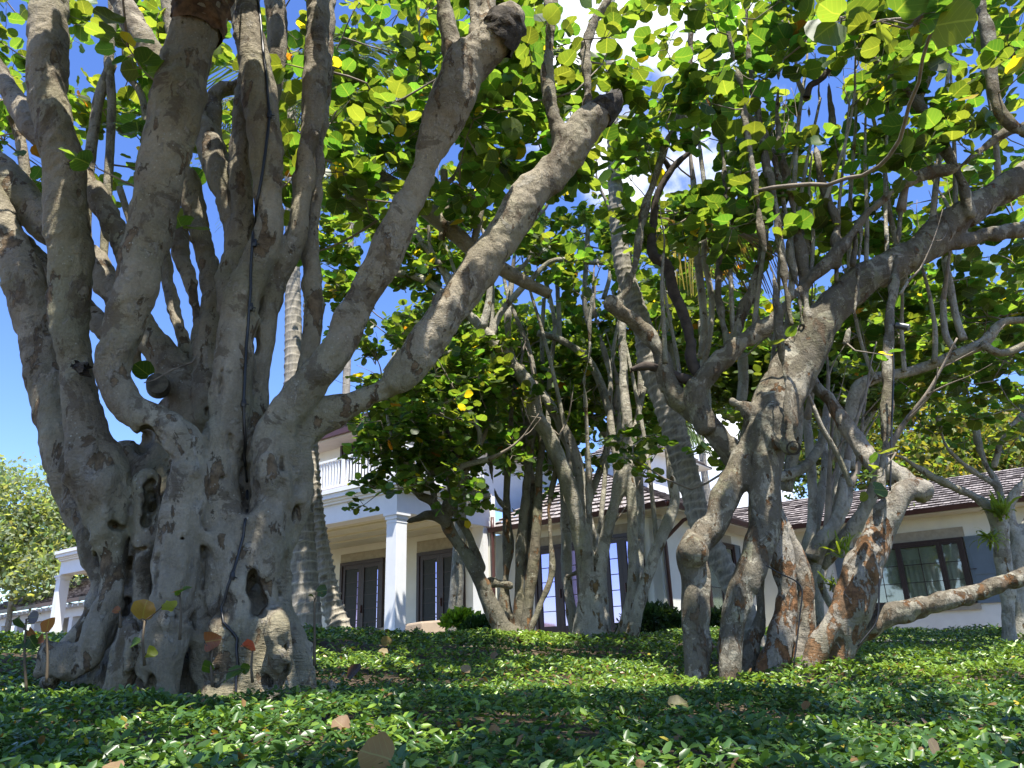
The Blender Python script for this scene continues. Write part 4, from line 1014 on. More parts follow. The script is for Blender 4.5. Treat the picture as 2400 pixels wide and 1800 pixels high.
# ---------------------------------------------------------------- 4. the tree in front of the porch
s4 = [
 limb([(1185, 1540, 28), (1177, 1480, 23), (1147, 1414, 20), (1121, 1348, 18), (1093, 1298, 17), (1063, 1258, 16), (1048, 1222, 16), (1051, 1185, 15), (1066, 1150, 12), (1090, 1108, 9), (1110, 1070, 8)], 10.9, 10.5),
 limb([(1125, 1330, 12), (1110, 1285, 12), (1090, 1240, 11), (1068, 1205, 11), (1062, 1170, 11)], 11.0, 10.8),
 limb([(1048, 1225, 14), (1025, 1212, 11), (1000, 1208, 10), (978, 1216, 8), (957, 1222, 5)], 10.5, 10.3),
 limb([(1030, 1205, 11), (1015, 1175, 9), (985, 1160, 8), (960, 1145, 8), (932, 1126, 6), (905, 1095, 5), (890, 1040, 4)], 10.5, 10.4),
 limb([(1192, 1540, 26), (1192, 1480, 20), (1182, 1398, 13), (1190, 1282, 12), (1187, 1182, 11), (1190, 1099, 10), (1194, 1033, 8), (1200, 960, 7), (1210, 880, 6)], 11.2, 11.2),
 limb([(1190, 1110, 8), (1205, 1060, 8), (1225, 1020, 8), (1240, 990, 7)], 11.2),
 limb([(1215, 1540, 14), (1214, 1480, 12), (1217, 1348, 12), (1227, 1215, 12), (1237, 1116, 11), (1243, 1016, 10), (1240, 940, 8), (1225, 860, 6)], 11.1, 11.1),
 limb([(1240, 1540, 14), (1232, 1480, 13), (1247, 1348, 13), (1260, 1215, 12), (1262, 1116, 10), (1270, 1040, 8), (1265, 960, 6)], 11.0, 11.1),
 limb([(1244, 1520, 12), (1238, 1380, 10), (1243, 1240, 12), (1249, 1130, 10)], 11.3),
 limb([(1235, 1500, 9), (1257, 1440, 9), (1293, 1348, 9), (1290, 1265, 8), (1287, 1199, 8), (1293, 1149, 7), (1305, 1100, 6)], 10.8, 11.0),
 limb([(1150, 1365, 12), (1175, 1368, 10), (1195, 1372, 10)], 10.9),
 limb([(1185, 1190, 7), (1165, 1165, 7), (1155, 1130, 6), (1150, 1090, 5)], 11.1),
]
V, Q = implicit(s4, 0.022, 0.04, [PB(1188, 1490, 10.95, 32)], [], [(4, 0.012, 31, (1, 1, 0.6), None, None), (12, 0.007, 32, (1, 1, 0.6), None, None)])
t4 = empty('sea_grape_tree', (-0.15, 10.9, float(ground_h(-0.15, 10.9))), 'bent leaning trunk and tight upright stems before the white porch column', 'tree')
link_mesh('trunk', np_mesh('trunk', V, Q), bark_mat('bark_olive', base=(0.21, 0.19, 0.14), dark=(0.09, 0.075, 0.05), rust_lo=0.64, pale_lo=0.64, rust_low_gain=0.05, low_z=1.8), t4, True)
ex = []
for pts, d0, d1 in two(
   ([(1062, 1150, 9), (1075, 1100, 8), (1110, 1085, 7), (1150, 1075, 6)], 10.5, 10.3),
   ([(1110, 1085, 6), (1125, 1020, 6), (1100, 960, 5)], 10.4, 10.2),
   ([(985, 1160, 7), (970, 1110, 7), (935, 1060, 6), (915, 1010, 5), (905, 950, 4)], 10.4, 10.3),
   ([(1020, 1170, 7), (1010, 1120, 8), (1030, 1060, 8), (1035, 1010, 8), (1050, 960, 6), (1030, 900, 5)], 10.6, 10.6),
   ([(1140, 1140, 9), (1110, 1160, 10), (1085, 1155, 9), (1070, 1165, 10)], 10.9, 10.6),
   ([(1150, 1160, 6), (1130, 1165, 6), (1100, 1160, 7)], 10.4)):
    L = limb(pts, d0, d1); ex.append(L); limb_part(catmull(L, 0.07), 8, 0.05, m_bark3, t4)
for pts, d0, d1 in two(([(1020, 1100, 6), (1050, 1085, 8), (1075, 1062, 8), (1085, 1052, 7)], 10.3, 10.2), ([(1060, 1070, 6), (1063, 1040, 6), (1045, 1005, 5), (1035, 990, 3)], 10.3, 10.3)):
    limb_part(catmull(limb(pts, d0, d1), 0.05), 8, 0.08, m_twigd, t4, 'dead_limb')
cr = Crown(nodes_of(s4 + ex, 2.9)); tips(cr, s4 + ex, (2, 10))
cr.grow(region(850, 960, 1120, 1150, 9.6, 11.2, 44), 0.26, 0.13)
cr.grow(region(835, 925, 1120, 1090, 9.4, 10.8, 26), 0.26, 0.13)
cr.grow(region(845, 1060, 1000, 1185, 9.8, 10.8, 10), 0.22, 0.12)
cr.grow(region(1000, 1120, 1180, 1210, 10, 11, 7), 0.22, 0.12, 3, 4)
cr.grow(region(1080, 880, 1240, 1110, 10.4, 12.0, 26), 0.28, 0.145)
cr.grow(region(1150, 860, 1400, 1110, 11.9, 12.8, 34), 0.28, 0.15)
cr.grow(region(860, 800, 1180, 970, 9.8, 11.5, 52), 0.30, 0.145)
cr.grow(region(760, 560, 1180, 820, 10, 12, 34), 0.30, 0.15)
cr.build(t4, m_leaf, m_twig)

# ---------------------------------------------------------------- 5. the tree at the right edge with epiphytes
s5 = [
 limb([(2372, 1530, 20), (2366, 1473, 17), (2362, 1377, 15), (2349, 1300, 16), (2343, 1242, 19), (2330, 1210, 16), (2299, 1173, 10), (2203, 1127, 9), (2146, 1092, 7), (2110, 1070, 6), (2060, 1060, 5)], 10.2, 9.6),
 limb([(2343, 1240, 16), (2350, 1190, 11), (2338, 1138, 9), (2311, 1088, 8), (2290, 1020, 8), (2270, 940, 6)], 10.1, 10.4),
 limb([(2338, 1140, 8), (2290, 1110, 8), (2250, 1080, 7), (2215, 1040, 6), (2200, 980, 5)], 10.2, 10.2),
 limb([(2345, 1220, 14), (2375, 1165, 12), (2400, 1127, 12), (2440, 1080, 12)], 10.1, 9.9),
 limb([(2390, 1540, 34), (2388, 1470, 30), (2384, 1357, 27), (2392, 1290, 24), (2420, 1230, 24), (2460, 1150, 20)], 10.6, 10.4),
 limb([(2395, 1280, 20), (2372, 1235, 14), (2368, 1190, 12)], 10.5),
 limb([(2330, 1090, 7), (2345, 1040, 7), (2370, 1000, 6), (2410, 960, 6)], 10.3),
]
V, Q = implicit(s5, 0.024, 0.04, [PB(2343, 1242, 10.05, 20), PB(2352, 1235, 10.0, 14)], [], [(5, 0.012, 41, (1, 1, 0.6), None, None), (13, 0.009, 42, (1, 1, 0.5), None, None)])
t5 = empty('sea_grape_tree', (6.5, 10.3, float(ground_h(6.5, 10.3))), 'tree at the right edge with strap-leaved plants growing in its fork', 'tree')
link_mesh('trunk', np_mesh('trunk', V, Q), m_bark3, t5, True)
cr = Crown(nodes_of(s5, 3.4))
cr.grow(region(2080, 960, 2430, 1090, 9.6, 11, 9), 0.3, 0.13, 3, 5)
cr.grow(region(2000, 720, 2430, 960, 10, 12.0, 44), 0.32, 0.15)
cr.build(t5, m_leaf, m_twig)

# ---------------------------------------------------------------- palms
def palm_mat(name, c):
    m, n, l, b = new_mat(name); t = NT(m); co = t.coord('Object')
    f = t.noise(t.coord('Object', (1, 1, 0.12)), 26, 6, 0.7)
    k = t.mix(t.ramp(f, 0.3, 0.7), tuple(x * 0.6 for x in c), tuple(x * 1.2 for x in c))
    k = t.mix(t.math('MULTIPLY', t.ramp(t.noise(co, 4, 6, 0.65), 0.52, 0.62), 0.6), k, tuple(x * 0.35 for x in c))
    gm = n.new('ShaderNodeNewGeometry'); k = t.mix(t.ramp(gm.outputs['Pointiness'], 0.50, 0.56, 0, 0.6), k, (0.5, 0.46, 0.38))
    l.new(k, b.inputs['Base Color']); b.inputs['Roughness'].default_value = 0.9
    l.new(t.bump(f, 0.9, 0.02), b.inputs['Normal']); return m
m_palm = palm_mat('palm_trunk_grey', (0.27, 0.245, 0.20))
m_palml = palm_mat('palm_trunk_pale', (0.38, 0.34, 0.27))
def palm_trunk(pts, d0, d1, m, parent, ring=0.13, flare=0.16, rag=0.02):
    C = catmull(limb(pts, d0, d1), 0.02)
    s = np.concatenate([[0], np.cumsum(np.linalg.norm(np.diff(C[:, :3], axis=0), axis=1))])
    # pts run from the base upwards: each scar steps out at its top edge, then the trunk narrows again
    n = 28; v, q = tube_arrays(C, n)
    v = v.reshape(len(C), n, 3); ang = np.arange(n) / n * 2 * math.pi
    for i in range(len(C)):
        ph = (s[i] + 0.007 * np.sin(ang * 2 + 3 * math.floor(s[i] / ring)) + 0.005 * np.sin(ang * 5 + 7 * math.floor(s[i] / ring))) / ring
        fr = ph - np.floor(ph)
        k = 1 + flare * (fr ** 5) * (0.6 + 0.6 * np.random.default_rng(int(s[i] / ring) + 5).random(n)) + rag * 0.25 * rng.standard_normal(n)
        v[i] = C[i, :3] + (v[i] - C[i, :3]) * k[:, None]
    return link_mesh('trunk', np_mesh('trunk', v.reshape(-1, 3), q), m, parent, True)
m_frond = leaf_mat('palm_frond', veins=False, trans=0.3)
def frond(base, dirh, L, rise, droop, tint, m, parent, width=0.5, name='frond', nl=34, lw=0.018):
    d = np.array([dirh[0], dirh[1], 0.0]); d /= np.linalg.norm(d)
    T = np.linspace(0, 1, 14)
    mid = np.array([np.asarray(base) + d * L * t + np.array([0, 0, rise * t - droop * t * t]) for t in T])
    C = np.hstack([mid, (0.018 * (1 - 0.8 * T))[:, None]])
    tv, tq = tube_arrays(C, 4)
    P0, D0, N0, S0 = [], [], [], []
    side = np.cross(d, [0, 0, 1])
    for k in range(nl):
        t = 0.12 + 0.88 * k / (nl - 1); i = min(12, int(t * 13)); f = t * 13 - i
        p = mid[i] * (1 - f) + mid[i + 1] * f; tg = mid[i + 1] - mid[i]; tg /= np.linalg.norm(tg)
        for sgn in (-1, 1):
            ld = side * sgn * 0.8 + tg * 0.65 + np.array([0, 0, -0.55]) + rng.normal(0, 0.08, 3)
            P0.append(p); D0.append(ld); N0.append(np.array([0, 0, 1.0]) + side * sgn * 0.4); S0.append(width * (0.35 + math.sin(math.pi * min(1, t * 0.85 + 0.12))) * rng.uniform(0.85, 1.1))
    N_ = len(P0)
    tn = np.array(tint)[None] * rng.uniform(0.7, 1.3, (N_, 1))
    st = (np.array([(0, lw, 0), (0, -lw, 0), (0.5, -lw, 0), (0.5, lw, 0), (1.0, 0.004, -0.10), (1.0, -0.004, -0.10)]), np.array([(0, 1, 2, 3), (3, 2, 5, 4)]))
    o = leaves_mesh(name, st, np.array(P0), np.array(D0), np.array(N0), np.array(S0), tn, m, parent, warp=0.01)
    r_ = link_mesh('rib', np_mesh('rib', tv, tq), m_twig, o, True)
    return o
def palm(label, pts, d0, d1, m=None, nfr=0, flen=2.2, tint=(0.06, 0.10, 0.03), ring=0.13, flare=0.16, group=None, fw=0.6):
    b = limb(pts, d0, d1)[0]
    t = empty('palm_tree', (b[0], b[1], float(ground_h(b[0], b[1]))), label, 'palm tree', group)
    palm_trunk(pts, d0, d1, m or m_palm, t, ring, flare)
    if nfr:
        top = limb(pts, d0, d1)[-1][:3]
        for k in range(nfr):
            a = 2 * math.pi * k / nfr + rng.uniform(-0.2, 0.2)
            frond(top, (math.cos(a), math.sin(a)), flen * rng.uniform(0.85, 1.1), rng.uniform(0.1, 1.3), rng.uniform(1.2, 2.4), tint, m_frond, t, fw)
    return t
p1 = palm('thick upright ringed palm trunk just right of the big gnarled tree', [(718, 1520, 38), (716, 1460, 37), (704, 1308, 37), (698, 1150, 32), (692, 950, 25), (688, 800, 20), (686, 650, 17), (684, 500, 15), (682, 380, 14), (680, 250, 13)], 11.5, 12.2, nfr=11, ring=0.15, flare=0.12)
p2 = palm('leaning pale palm trunk with swollen base in front of the porch', [(806, 1510, 27), (793, 1464, 25), (778, 1417, 22), (760, 1327, 20), (745, 1236, 18), (736, 1150, 16), (731, 1050, 14), (727, 950, 12), (724, 800, 11), (722, 650, 10), (722, 480, 9), (724, 300, 9)], 12.4, 13.0, m=m_palml, nfr=10, ring=0.11, flare=0.3)
p3 = palm('leaning ringed palm trunk passing behind the patchy right-hand tree', [(1775, 1540, 30), (1752, 1453, 27), (1696, 1330, 25), (1640, 1225, 25), (1626, 1165, 26), (1604, 1093, 28), (1583, 1020, 29), (1562, 948, 29), (1551, 922, 28), (1521, 847, 26), (1508, 770, 22), (1478, 681, 21), (1458, 610, 20), (1445, 480, 17), (1438, 350, 14), (1432, 200, 12), (1430, 20, 11), (1432, -200, 11), (1436, -480, 10)], 8.9, 9.4, nfr=9, flen=2.4, ring=0.10, flare=0.18)
# the dry frond hanging from it
frond(P(1500, 520, 8.9), (0.9, -0.05), 1.9, 0.35, 1.1, (0.17, 0.12, 0.07), m_frond, p3, 0.8, 'dry_frond', nl=44, lw=0.009)
frond(P(1520, 500, 9.2), (0.5, 0.3), 1.2, 0.1, 0.8, (0.30, 0.27, 0.2), m_frond, p3, 0.7, 'dry_frond', nl=34, lw=0.009)
palm('distant thin palm trunk seen left of the patchy tree trunks', [(1662, 1260, 9), (1660, 1180, 9), (1650, 1100, 8), (1640, 1000, 8), (1636, 900, 7), (1634, 800, 7)], 38, 38, nfr=9, flen=3.2, ring=0.3, flare=0.06, fw=1.2)
palm('distant palm with drooping fronds beside the white upper wall', [(1545, 1210, 9), (1540, 1120, 9), (1533, 1040, 8), (1530, 985, 8)], 34, 34, m=m_palml, nfr=9, flen=2.4, ring=0.3, flare=0.06, fw=1.2)
palm('distant palm whose fronds show behind the upper left boughs', [(800, 1200, 9), (812, 900, 9), (822, 500, 8), (826, 170, 8)], 24, 24, nfr=8, flen=3.2, ring=0.3, flare=0.08, fw=1.3, tint=(0.05, 0.08, 0.04))

# ---------------------------------------------------------------- background trees
m_leaf_bg = leaf_mat('background_foliage', veins=False, trans=0.42, rough=0.5)
quad = (np.array([(0, 0, 0), (0.4, 0.28, 0.03), (1.0, 0, -0.05), (0.4, -0.28, 0.03)]), np.array([(0, 3, 2, 1)]))
def bg_tree(label, base, blobs, n, lsize, tint, trunk_r=0.15, group='trees beyond the house', hue=0.25):
    near = group == 'trees near the house'; n = int(n * 0.7) if near else n; lsize = lsize * 1.15 if near else lsize; hue = 0.12 if near else hue
    base = np.array(base, float); base[2] = float(ground_h(base[0], base[1])) - 0.1
    t = empty('broadleaf_tree', base, label, 'tree', group)
    cen = np.array([b[0] for b in blobs]); top = cen.mean(0)
    tr = [np.array([[*base, trunk_r], [*((base + top) / 2 + rng.normal(0, 0.2, 3)), trunk_r * 0.7], [*top, trunk_r * 0.45]])]
    for c in cen: tr.append(np.array([[*((base * 0.4 + top * 0.6)), trunk_r * 0.45], [*((top + c) / 2 + rng.normal(0, 0.2, 3)), trunk_r * 0.3], [*c, trunk_r * 0.15]]))
    tt = Tubes()
    for L in tr: tt.add(catmull(L, 0.3), 8, 0.04)
    tt.build('trunk', m_bark3, t)
    vol = np.array([b[1] ** 3 for b in blobs]) ** 0.7; vol /= vol.sum()
    k = rng.choice(len(blobs), n // 14, p=vol)
    # small tufts set around the surface of each clump
    dirs = rng.normal(0, 1, (len(k), 3)); dirs /= np.linalg.norm(dirs, axis=1)[:, None]
    rr = np.array([b[1] for b in blobs])[k]
    tc_ = cen[k] + dirs * rr[:, None] * (0.45 + 0.6 * rng.random((len(k), 1)) ** 0.6) * np.array([1, 1, 0.85])
    pos = np.repeat(tc_, 14, 0) + rng.normal(0, 1, (len(k) * 14, 3)) * lsize * 1.3
    N_ = len(pos)
    dv2 = rng.normal(0, 1, (N_, 3)); nr = rng.normal(0, 0.6, (N_, 3)) + np.array([0, 0, 1.0])
    tn = np.array(tint)[None] * rng.uniform(0.55, 1.4, (N_, 1)) * (1 + hue * rng.standard_normal((N_, 3)) * np.array([1, .4, .6])).clip(0.4, 1.8)
    leaves_mesh('crown', round_leaf(8) if near else quad, pos, dv2, nr, lsize * rng.uniform(0.6, 1.3, N_), tn, m_leaf_bg, t, warp=0.05)
    return t
def BB(px, py, d, rpx): p = P(px, py, d); return (p, rad_at(p, rpx))
bg_tree('feathery yellow-green tree beyond the low wing at the left edge', P(20, 1480, 34), [BB(30, 1180, 34, 90), BB(110, 1230, 34, 75), BB(-20, 1290, 33, 90), BB(90, 1340, 33, 70), BB(150, 1180, 35, 45), BB(-60, 1150, 35, 80)], 12000, 0.26, (0.185, 0.235, 0.15), hue=0.10)
bg_tree('darker rounded tree behind the feathery one at left', P(180, 1450, 42), [BB(150, 1290, 42, 60), BB(200, 1250, 43, 60), BB(230, 1330, 42, 60), BB(60, 1330, 42, 60)], 5000, 0.35, (0.07, 0.11, 0.03))
bg_tree('light airy tree beyond the right wing roof', P(2200, 1250, 27), [BB(2190, 990, 27, 70), BB(2260, 1040, 27, 80), BB(2120, 1080, 27, 70), BB(2340, 1000, 28, 75), BB(2400, 1080, 27, 70), BB(2060, 1010, 28, 60), BB(2190, 1110, 26, 70), BB(2330, 1110, 27, 60)], 12000, 0.24, (0.13, 0.16, 0.045))
bg_tree('dark dense tree behind the right wing roof near the edge', P(2420, 1250, 32), [BB(2380, 1120, 32, 70), BB(2440, 1020, 32, 80), BB(2300, 1140, 32, 50)], 5000, 0.28, (0.05, 0.085, 0.025))
bg_tree('leafy tree behind the roof between the patchy trunks', P(1960, 1290, 27), [BB(1890, 1100, 27, 60), BB(1960, 1060, 27, 70), BB(2040, 1120, 27, 50), BB(1850, 1030, 27, 50), BB(1900, 960, 27, 60), BB(1990, 960, 27, 60)], 8000, 0.22, (0.085, 0.12, 0.035))
bg_tree('deep green tree screening the middle of the house', P(1480, 1480, 15.2), [BB(1300, 820, 15.2, 95), BB(1420, 880, 15.2, 90), BB(1540, 860, 15, 90), BB(1330, 950, 15, 75), BB(1640, 800, 15.2, 100), BB(1700, 900, 15.3, 80), BB(1240, 930, 15, 60), BB(1560, 740, 15.2, 90)], 15000, 0.13, (0.085, 0.135, 0.035), group='trees near the house')
bg_tree('deep green tree standing between porch and big leaning bough', P(1060, 1480, 15.0), [BB(1120, 780, 15, 80), BB(1010, 900, 15, 70), BB(1150, 900, 15, 80), BB(1080, 1000, 14.4, 50), BB(940, 960, 14.4, 50), BB(1190, 1010, 14.6, 50), BB(1000, 780, 15.2, 60)], 11000, 0.13, (0.085, 0.135, 0.035), group='trees near the house')
bg_tree('deep green tree filling the gap above the right wing', P(1880, 1480, 15.4), [BB(1800, 850, 15, 85), BB(1900, 780, 15, 85), BB(2010, 800, 15.2, 85), BB(1820, 980, 15.4, 60), BB(2100, 720, 15.4, 80), BB(2180, 820, 15.5, 80), BB(1960, 900, 15.2, 70), BB(2060, 900, 15.4, 60), BB(2280, 740, 15.6, 70)], 17000, 0.13, (0.085, 0.135, 0.035), group='trees near the house')

# ---------------------------------------------------------------- shrubs
def shrub(label, px, py, d, rpx, n, lsize, tint, group=None):
    c = P(px, py, d); r = rad_at(c, rpx); gz = float(ground_h(c[0], c[1]))
    t = empty('shrub', (c[0], c[1], gz - 0.1), label, 'shrub', group)
    tt = Tubes()
    for k in range(7):
        a = rng.uniform(0, 6.28); e = c + np.array([math.cos(a), math.sin(a), 0.3]) * r * 0.6
        tt.add(catmull(np.array([[c[0], c[1], gz - 0.15, 0.02], [*(c * 0.5 + e * 0.5), 0.012], [*e, 0.006]]), 0.15), 6)
    tt.build('stems', m_twig, t)
    dirs = rng.normal(0, 1, (n, 3)); dirs /= np.linalg.norm(dirs, axis=1)[:, None]; dirs[:, 2] = np.abs(dirs[:, 2]) * 1.0 - 0.25
    pos = c + dirs * r * (0.6 + 0.42 * rng.random((n, 1))) * np.array([1.15, 1, 0.9]) * (1 + 0.10 * np.sin(dirs[:, :1] * 9 + dirs[:, 1:2] * 7))
    tn = np.array(tint)[None] * rng.uniform(0.6, 1.5, (n, 1))
    leaves_mesh('crown', ivy_leaf(), pos, dirs + rng.normal(0, 0.6, (n, 3)), rng.normal(0, 0.5, (n, 3)) + dirs * 0.6 + np.array([0, 0, 0.6]), lsize * rng.uniform(0.7, 1.3, n), tn, m_leaf_bg, t)
shrub('clipped dark green shrub under the gutter downpipe, left of the patchy tree', 1530, 1470, 14.2, 72, 5000, 0.085, (0.028, 0.055, 0.02))
shrub('clipped dark green shrub close behind the leftmost patchy trunk', 1680, 1475, 14.6, 62, 4200, 0.085, (0.028, 0.055, 0.02))
shrub('dark rounded shrub at the foot of the bent porch tree', 1130, 1482, 12.2, 50, 3200, 0.07, (0.03, 0.065, 0.02))
shrub('bright lime-green young shrub beside the dark glass porch door', 1080, 1458, 12.6, 36, 700, 0.11, (0.16, 0.26, 0.03))

# ================================================================ HOUSE
AN = R(37)
A = np.array([math.cos(AN), -math.sin(AN), 0.0]); B = np.array([math.sin(AN), math.cos(AN), 0.0]); ZU = np.array([0, 0, 1.0])
m_white = simple('white_paint', (0.78, 0.79, 0.78), 0.55, 0.03, 3, 0.05, 40)
m_cream = simple('cream_stucco', (0.74, 0.735, 0.64), 0.85, 0.05, 2, 0.25, 90)
m_ceil = simple('porch_ceiling_paint', (0.70, 0.67, 0.50), 0.7, 0.04, 3)
m_stone = simple('tan_stone', (0.36, 0.32, 0.235), 0.85, 0.12, 8, 0.2, 60)
m_brown = simple('dark_brown_frame', (0.030, 0.016, 0.014), 0.4, 0.2, 5)
m_gut = simple('brown_gutter_metal', (0.075, 0.030, 0.026), 0.4, 0.1, 3)
m_shut = simple('blue_grey_shutter_paint', (0.125, 0.165, 0.19), 0.5, 0.06, 4)
m_screen = simple('dark_screen', (0.018, 0.022, 0.018), 0.6, 0.3, 12)
m_room = simple('painted_unlit_room', (0.012, 0.013, 0.012), 0.9, 0.1)  # near-black colour standing in for the shade of an unlit room
m_curt = simple('pale_curtain', (0.78, 0.79, 0.66), 0.9, 0.08, 4)
def glass_refl():
    m, n, l, b = new_mat('coated_door_glass'); t = NT(m)
    b.inputs['Base Color'].default_value = (0.50, 0.46, 0.86, 1); b.inputs['Metallic'].default_value = 0.9; b.inputs['Roughness'].default_value = 0.06
    l.new(t.bump(t.noise(t.coord('Object'), 2.0, 2), 0.06, 0.02), b.inputs['Normal'])
    return m
m_pane = glass_refl()
def glass_clear():
    m, n, l, b = new_mat('window_glass'); t = NT(m)
    tr = n.new('ShaderNodeBsdfTransparent'); tr.inputs[0].default_value = (0.72, 0.76, 0.72, 1)
    gl = n.new('ShaderNodeBsdfGlossy'); gl.inputs['Roughness'].default_value = 0.03; gl.inputs['Color'].default_value = (0.9, 0.9, 1, 1)
    l.new(t.bump(t.noise(t.coord('Object'), 2.0, 2), 0.06, 0.02), gl.inputs['Normal'])
    ms = n.new('ShaderNodeMixShader'); ms.inputs[0].default_value = 0.14
    l.new(tr.outputs[0], ms.inputs[1]); l.new(gl.outputs[0], ms.inputs[2]); l.new(ms.outputs[0], n['Material Output'].inputs['Surface'])
    return m
m_glass = glass_clear()
def shingle_mat(name='wood_shingles', a=(0.20, 0.17, 0.16), b_=(0.34, 0.30, 0.285)):
    m, n, l, b = new_mat(name); t = NT(m)
    uv = n.new('ShaderNodeUVMap'); uv.uv_map = 'UVMap'
    br = n.new('ShaderNodeTexBrick'); l.new(uv.outputs[0], br.inputs['Vector'])
    br.inputs['Scale'].default_value = 1.0; br.inputs['Brick Width'].default_value = 0.17; br.inputs['Row Height'].default_value = 1.0
    br.inputs['Mortar Size'].default_value = 0.012; br.inputs['Bias'].default_value = 0.0; br.inputs['Mortar Smooth'].default_value = 0.1
    br.inputs['Color1'].default_value = (*a, 1); br.inputs['Color2'].default_value = (*b_, 1); br.inputs['Mortar'].default_value = (0.03, 0.02, 0.018, 1)
    c = t.mix(t.ramp(t.noise(t.coord('Object'), 3, 5), 0.35, 0.7, 0, 0.5), br.outputs['Color'], (0.36, 0.33, 0.31))
    l.new(c, b.inputs['Base Color']); b.inputs['Roughness'].default_value = 0.8
    return m
m_shing = shingle_mat()
def roof_plane(mb, e0, e1, r0, r1, n, th=0.042, lift=0.0):
    """stepped courses of shingles between eave e0-e1 and ridge r0-r1"""
    e0, e1, r0, r1 = (np.asarray(x, float) for x in (e0, e1, r0, r1))
    nn = np.cross(e1 - e0, r0 - e0 if np.linalg.norm(r0 - e0) > 0.1 else r1 - e0); nn /= np.linalg.norm(nn); nn = nn * np.sign(nn[2])
    for k in range(n):
        t0, t1 = k / n, (k + 1) / n
        w0 = rng.normal(0, 0.004)
        a, b = e0 + (r0 - e0) * t0, e1 + (r1 - e1) * t0; c, d = e1 + (r1 - e1) * t1, e0 + (r0 - e0) * t1
        up = nn * (th + lift + w0); lo = nn * (0.002 + lift)
        L0 = np.dot(a - e0, (e1 - e0)) / np.linalg.norm(e1 - e0); L1 = L0 + np.linalg.norm(b - a)
        M0 = np.dot(d - e0, (e1 - e0)) / np.linalg.norm(e1 - e0); M1 = M0 + np.linalg.norm(c - d)
        # butt edge broken into shingles of slightly different thickness
        seg = max(1, int((L1 - L0) / 0.17))
        for j in range(seg):
            f0, f1 = j / seg, (j + 1) / seg
            wj = nn * rng.uniform(-0.009, 0.011)
            p0, p1 = a + (b - a) * f0, a + (b - a) * f1; q0, q1 = d + (c - d) * f0, d + (c - d) * f1
            u0, u1 = L0 + (L1 - L0) * f0, L0 + (L1 - L0) * f1
            mb.face([p0 + up + wj, p1 + up + wj, q1 + lo, q0 + lo], [(u0, k + 0.05), (u1, k + 0.05), (u1, k + 0.9), (u0, k + 0.9)])
            mb.face([p0 + lo - nn * 0.02, p1 + lo - nn * 0.02, p1 + up + wj, p0 + up + wj], [(u0, k), (u1, k), (u1, k + 0.004), (u0, k + 0.004)])  # butt faces take the dark joint colour, painting a shadow line under each course
def slab(name, pts, th, m, parent):
    """flat polygon sheet with thickness downwards"""
    mb = MB(); top = [np.asarray(p, float) for p in pts]; bot = [p - ZU * th for p in top]
    mb.face(top); mb.face(bot[::-1])
    for i in range(len(top)):
        j = (i + 1) % len(top); mb.face([top[i], bot[i], bot[j], top[j]])
    return mb.build(name, m, parent)

C0 = P(930, 1198, 18.0); z0 = C0[2]; zf = z0 - 2.9
house = empty('house', (C0[0], C0[1], zf), 'white and cream two-storey house with porch, balcony and brown shingle roofs', 'house')
# --- porch, left facade runs along -A, right side runs along +B
LEN = (C0 - PV(141, 1352, C0, A)) @ A + 0.12
def ob(name, o, a, b, c, m, parent=None, bevel=0.0):
    mb = MB(); mb.obox(o, a, b, c); return mb.build(name, m, parent or house, bevel)
cor = C0.copy()
IN = B  # inward from the left facade
INr = -A  # inward from the right side
bw = 0.42
ob('beam', cor, -A * LEN, B * bw, ZU * 0.17, m_white)
ob('frieze', cor + ZU * 0.17 + B * 0.012 - A * 0.012, -A * LEN, B * bw, ZU * 0.30, m_white)
ob('beam', cor + B * bw, B * 3.1, -A * bw, ZU * 0.17, m_white)
ob('frieze', cor + ZU * 0.17 + B * (bw + 0.012) - A * 0.012, B * 3.08, -A * bw, ZU * 0.30, m_white)
def band(zlo, zhi, out, name, m):
    o = cor + ZU * zlo - B * out + A * out
    ob(name, o, -A * (LEN + out), B * (0.5 + out), ZU * (zhi - zlo), m)
    ob(name, o + B * (0.5 + out), B * (3.0 - out), -A * (0.5 + out), ZU * (zhi - zlo), m)
band(0.47, 0.53, 0.07, 'cornice', m_white); band(0.53, 0.585, 0.13, 'cornice', m_white); band(0.585, 0.70, 0.22, 'cornice', m_white); band(0.70, 0.80, 0.27, 'cornice', m_white)
m_deck = simple('mauve_grey_deck', (0.36, 0.32, 0.34), 0.7, 0.1, 6)
zd = z0 + 0.80
slab('balcony_deck', [cor + ZU * 0.88 - B * 0.1 + A * 0.1, cor + ZU * 0.88 - B * 0.1 - A * LEN, cor + ZU * 0.88 + B * 3.45 - A * LEN, cor + ZU * 0.88 + B * 3.45 + A * 0.1], 0.08, m_deck, house)
slab('porch_ceiling', [cor + ZU * 0.10 + B * bw - A * bw, cor + ZU * 0.10 + B * bw - A * LEN, cor + ZU * 0.10 + B * 3.44 - A * LEN, cor + ZU * 0.10 + B * 3.44 - A * bw], 0.04, m_ceil, house)
for k in range(1, 4): ob('ceiling_moulding', cor + ZU * 0.02 + B * (bw + 0.78 * k - 0.3) - A * bw, -A * (LEN - bw), B * 0.07, ZU * 0.04, m_ceil)
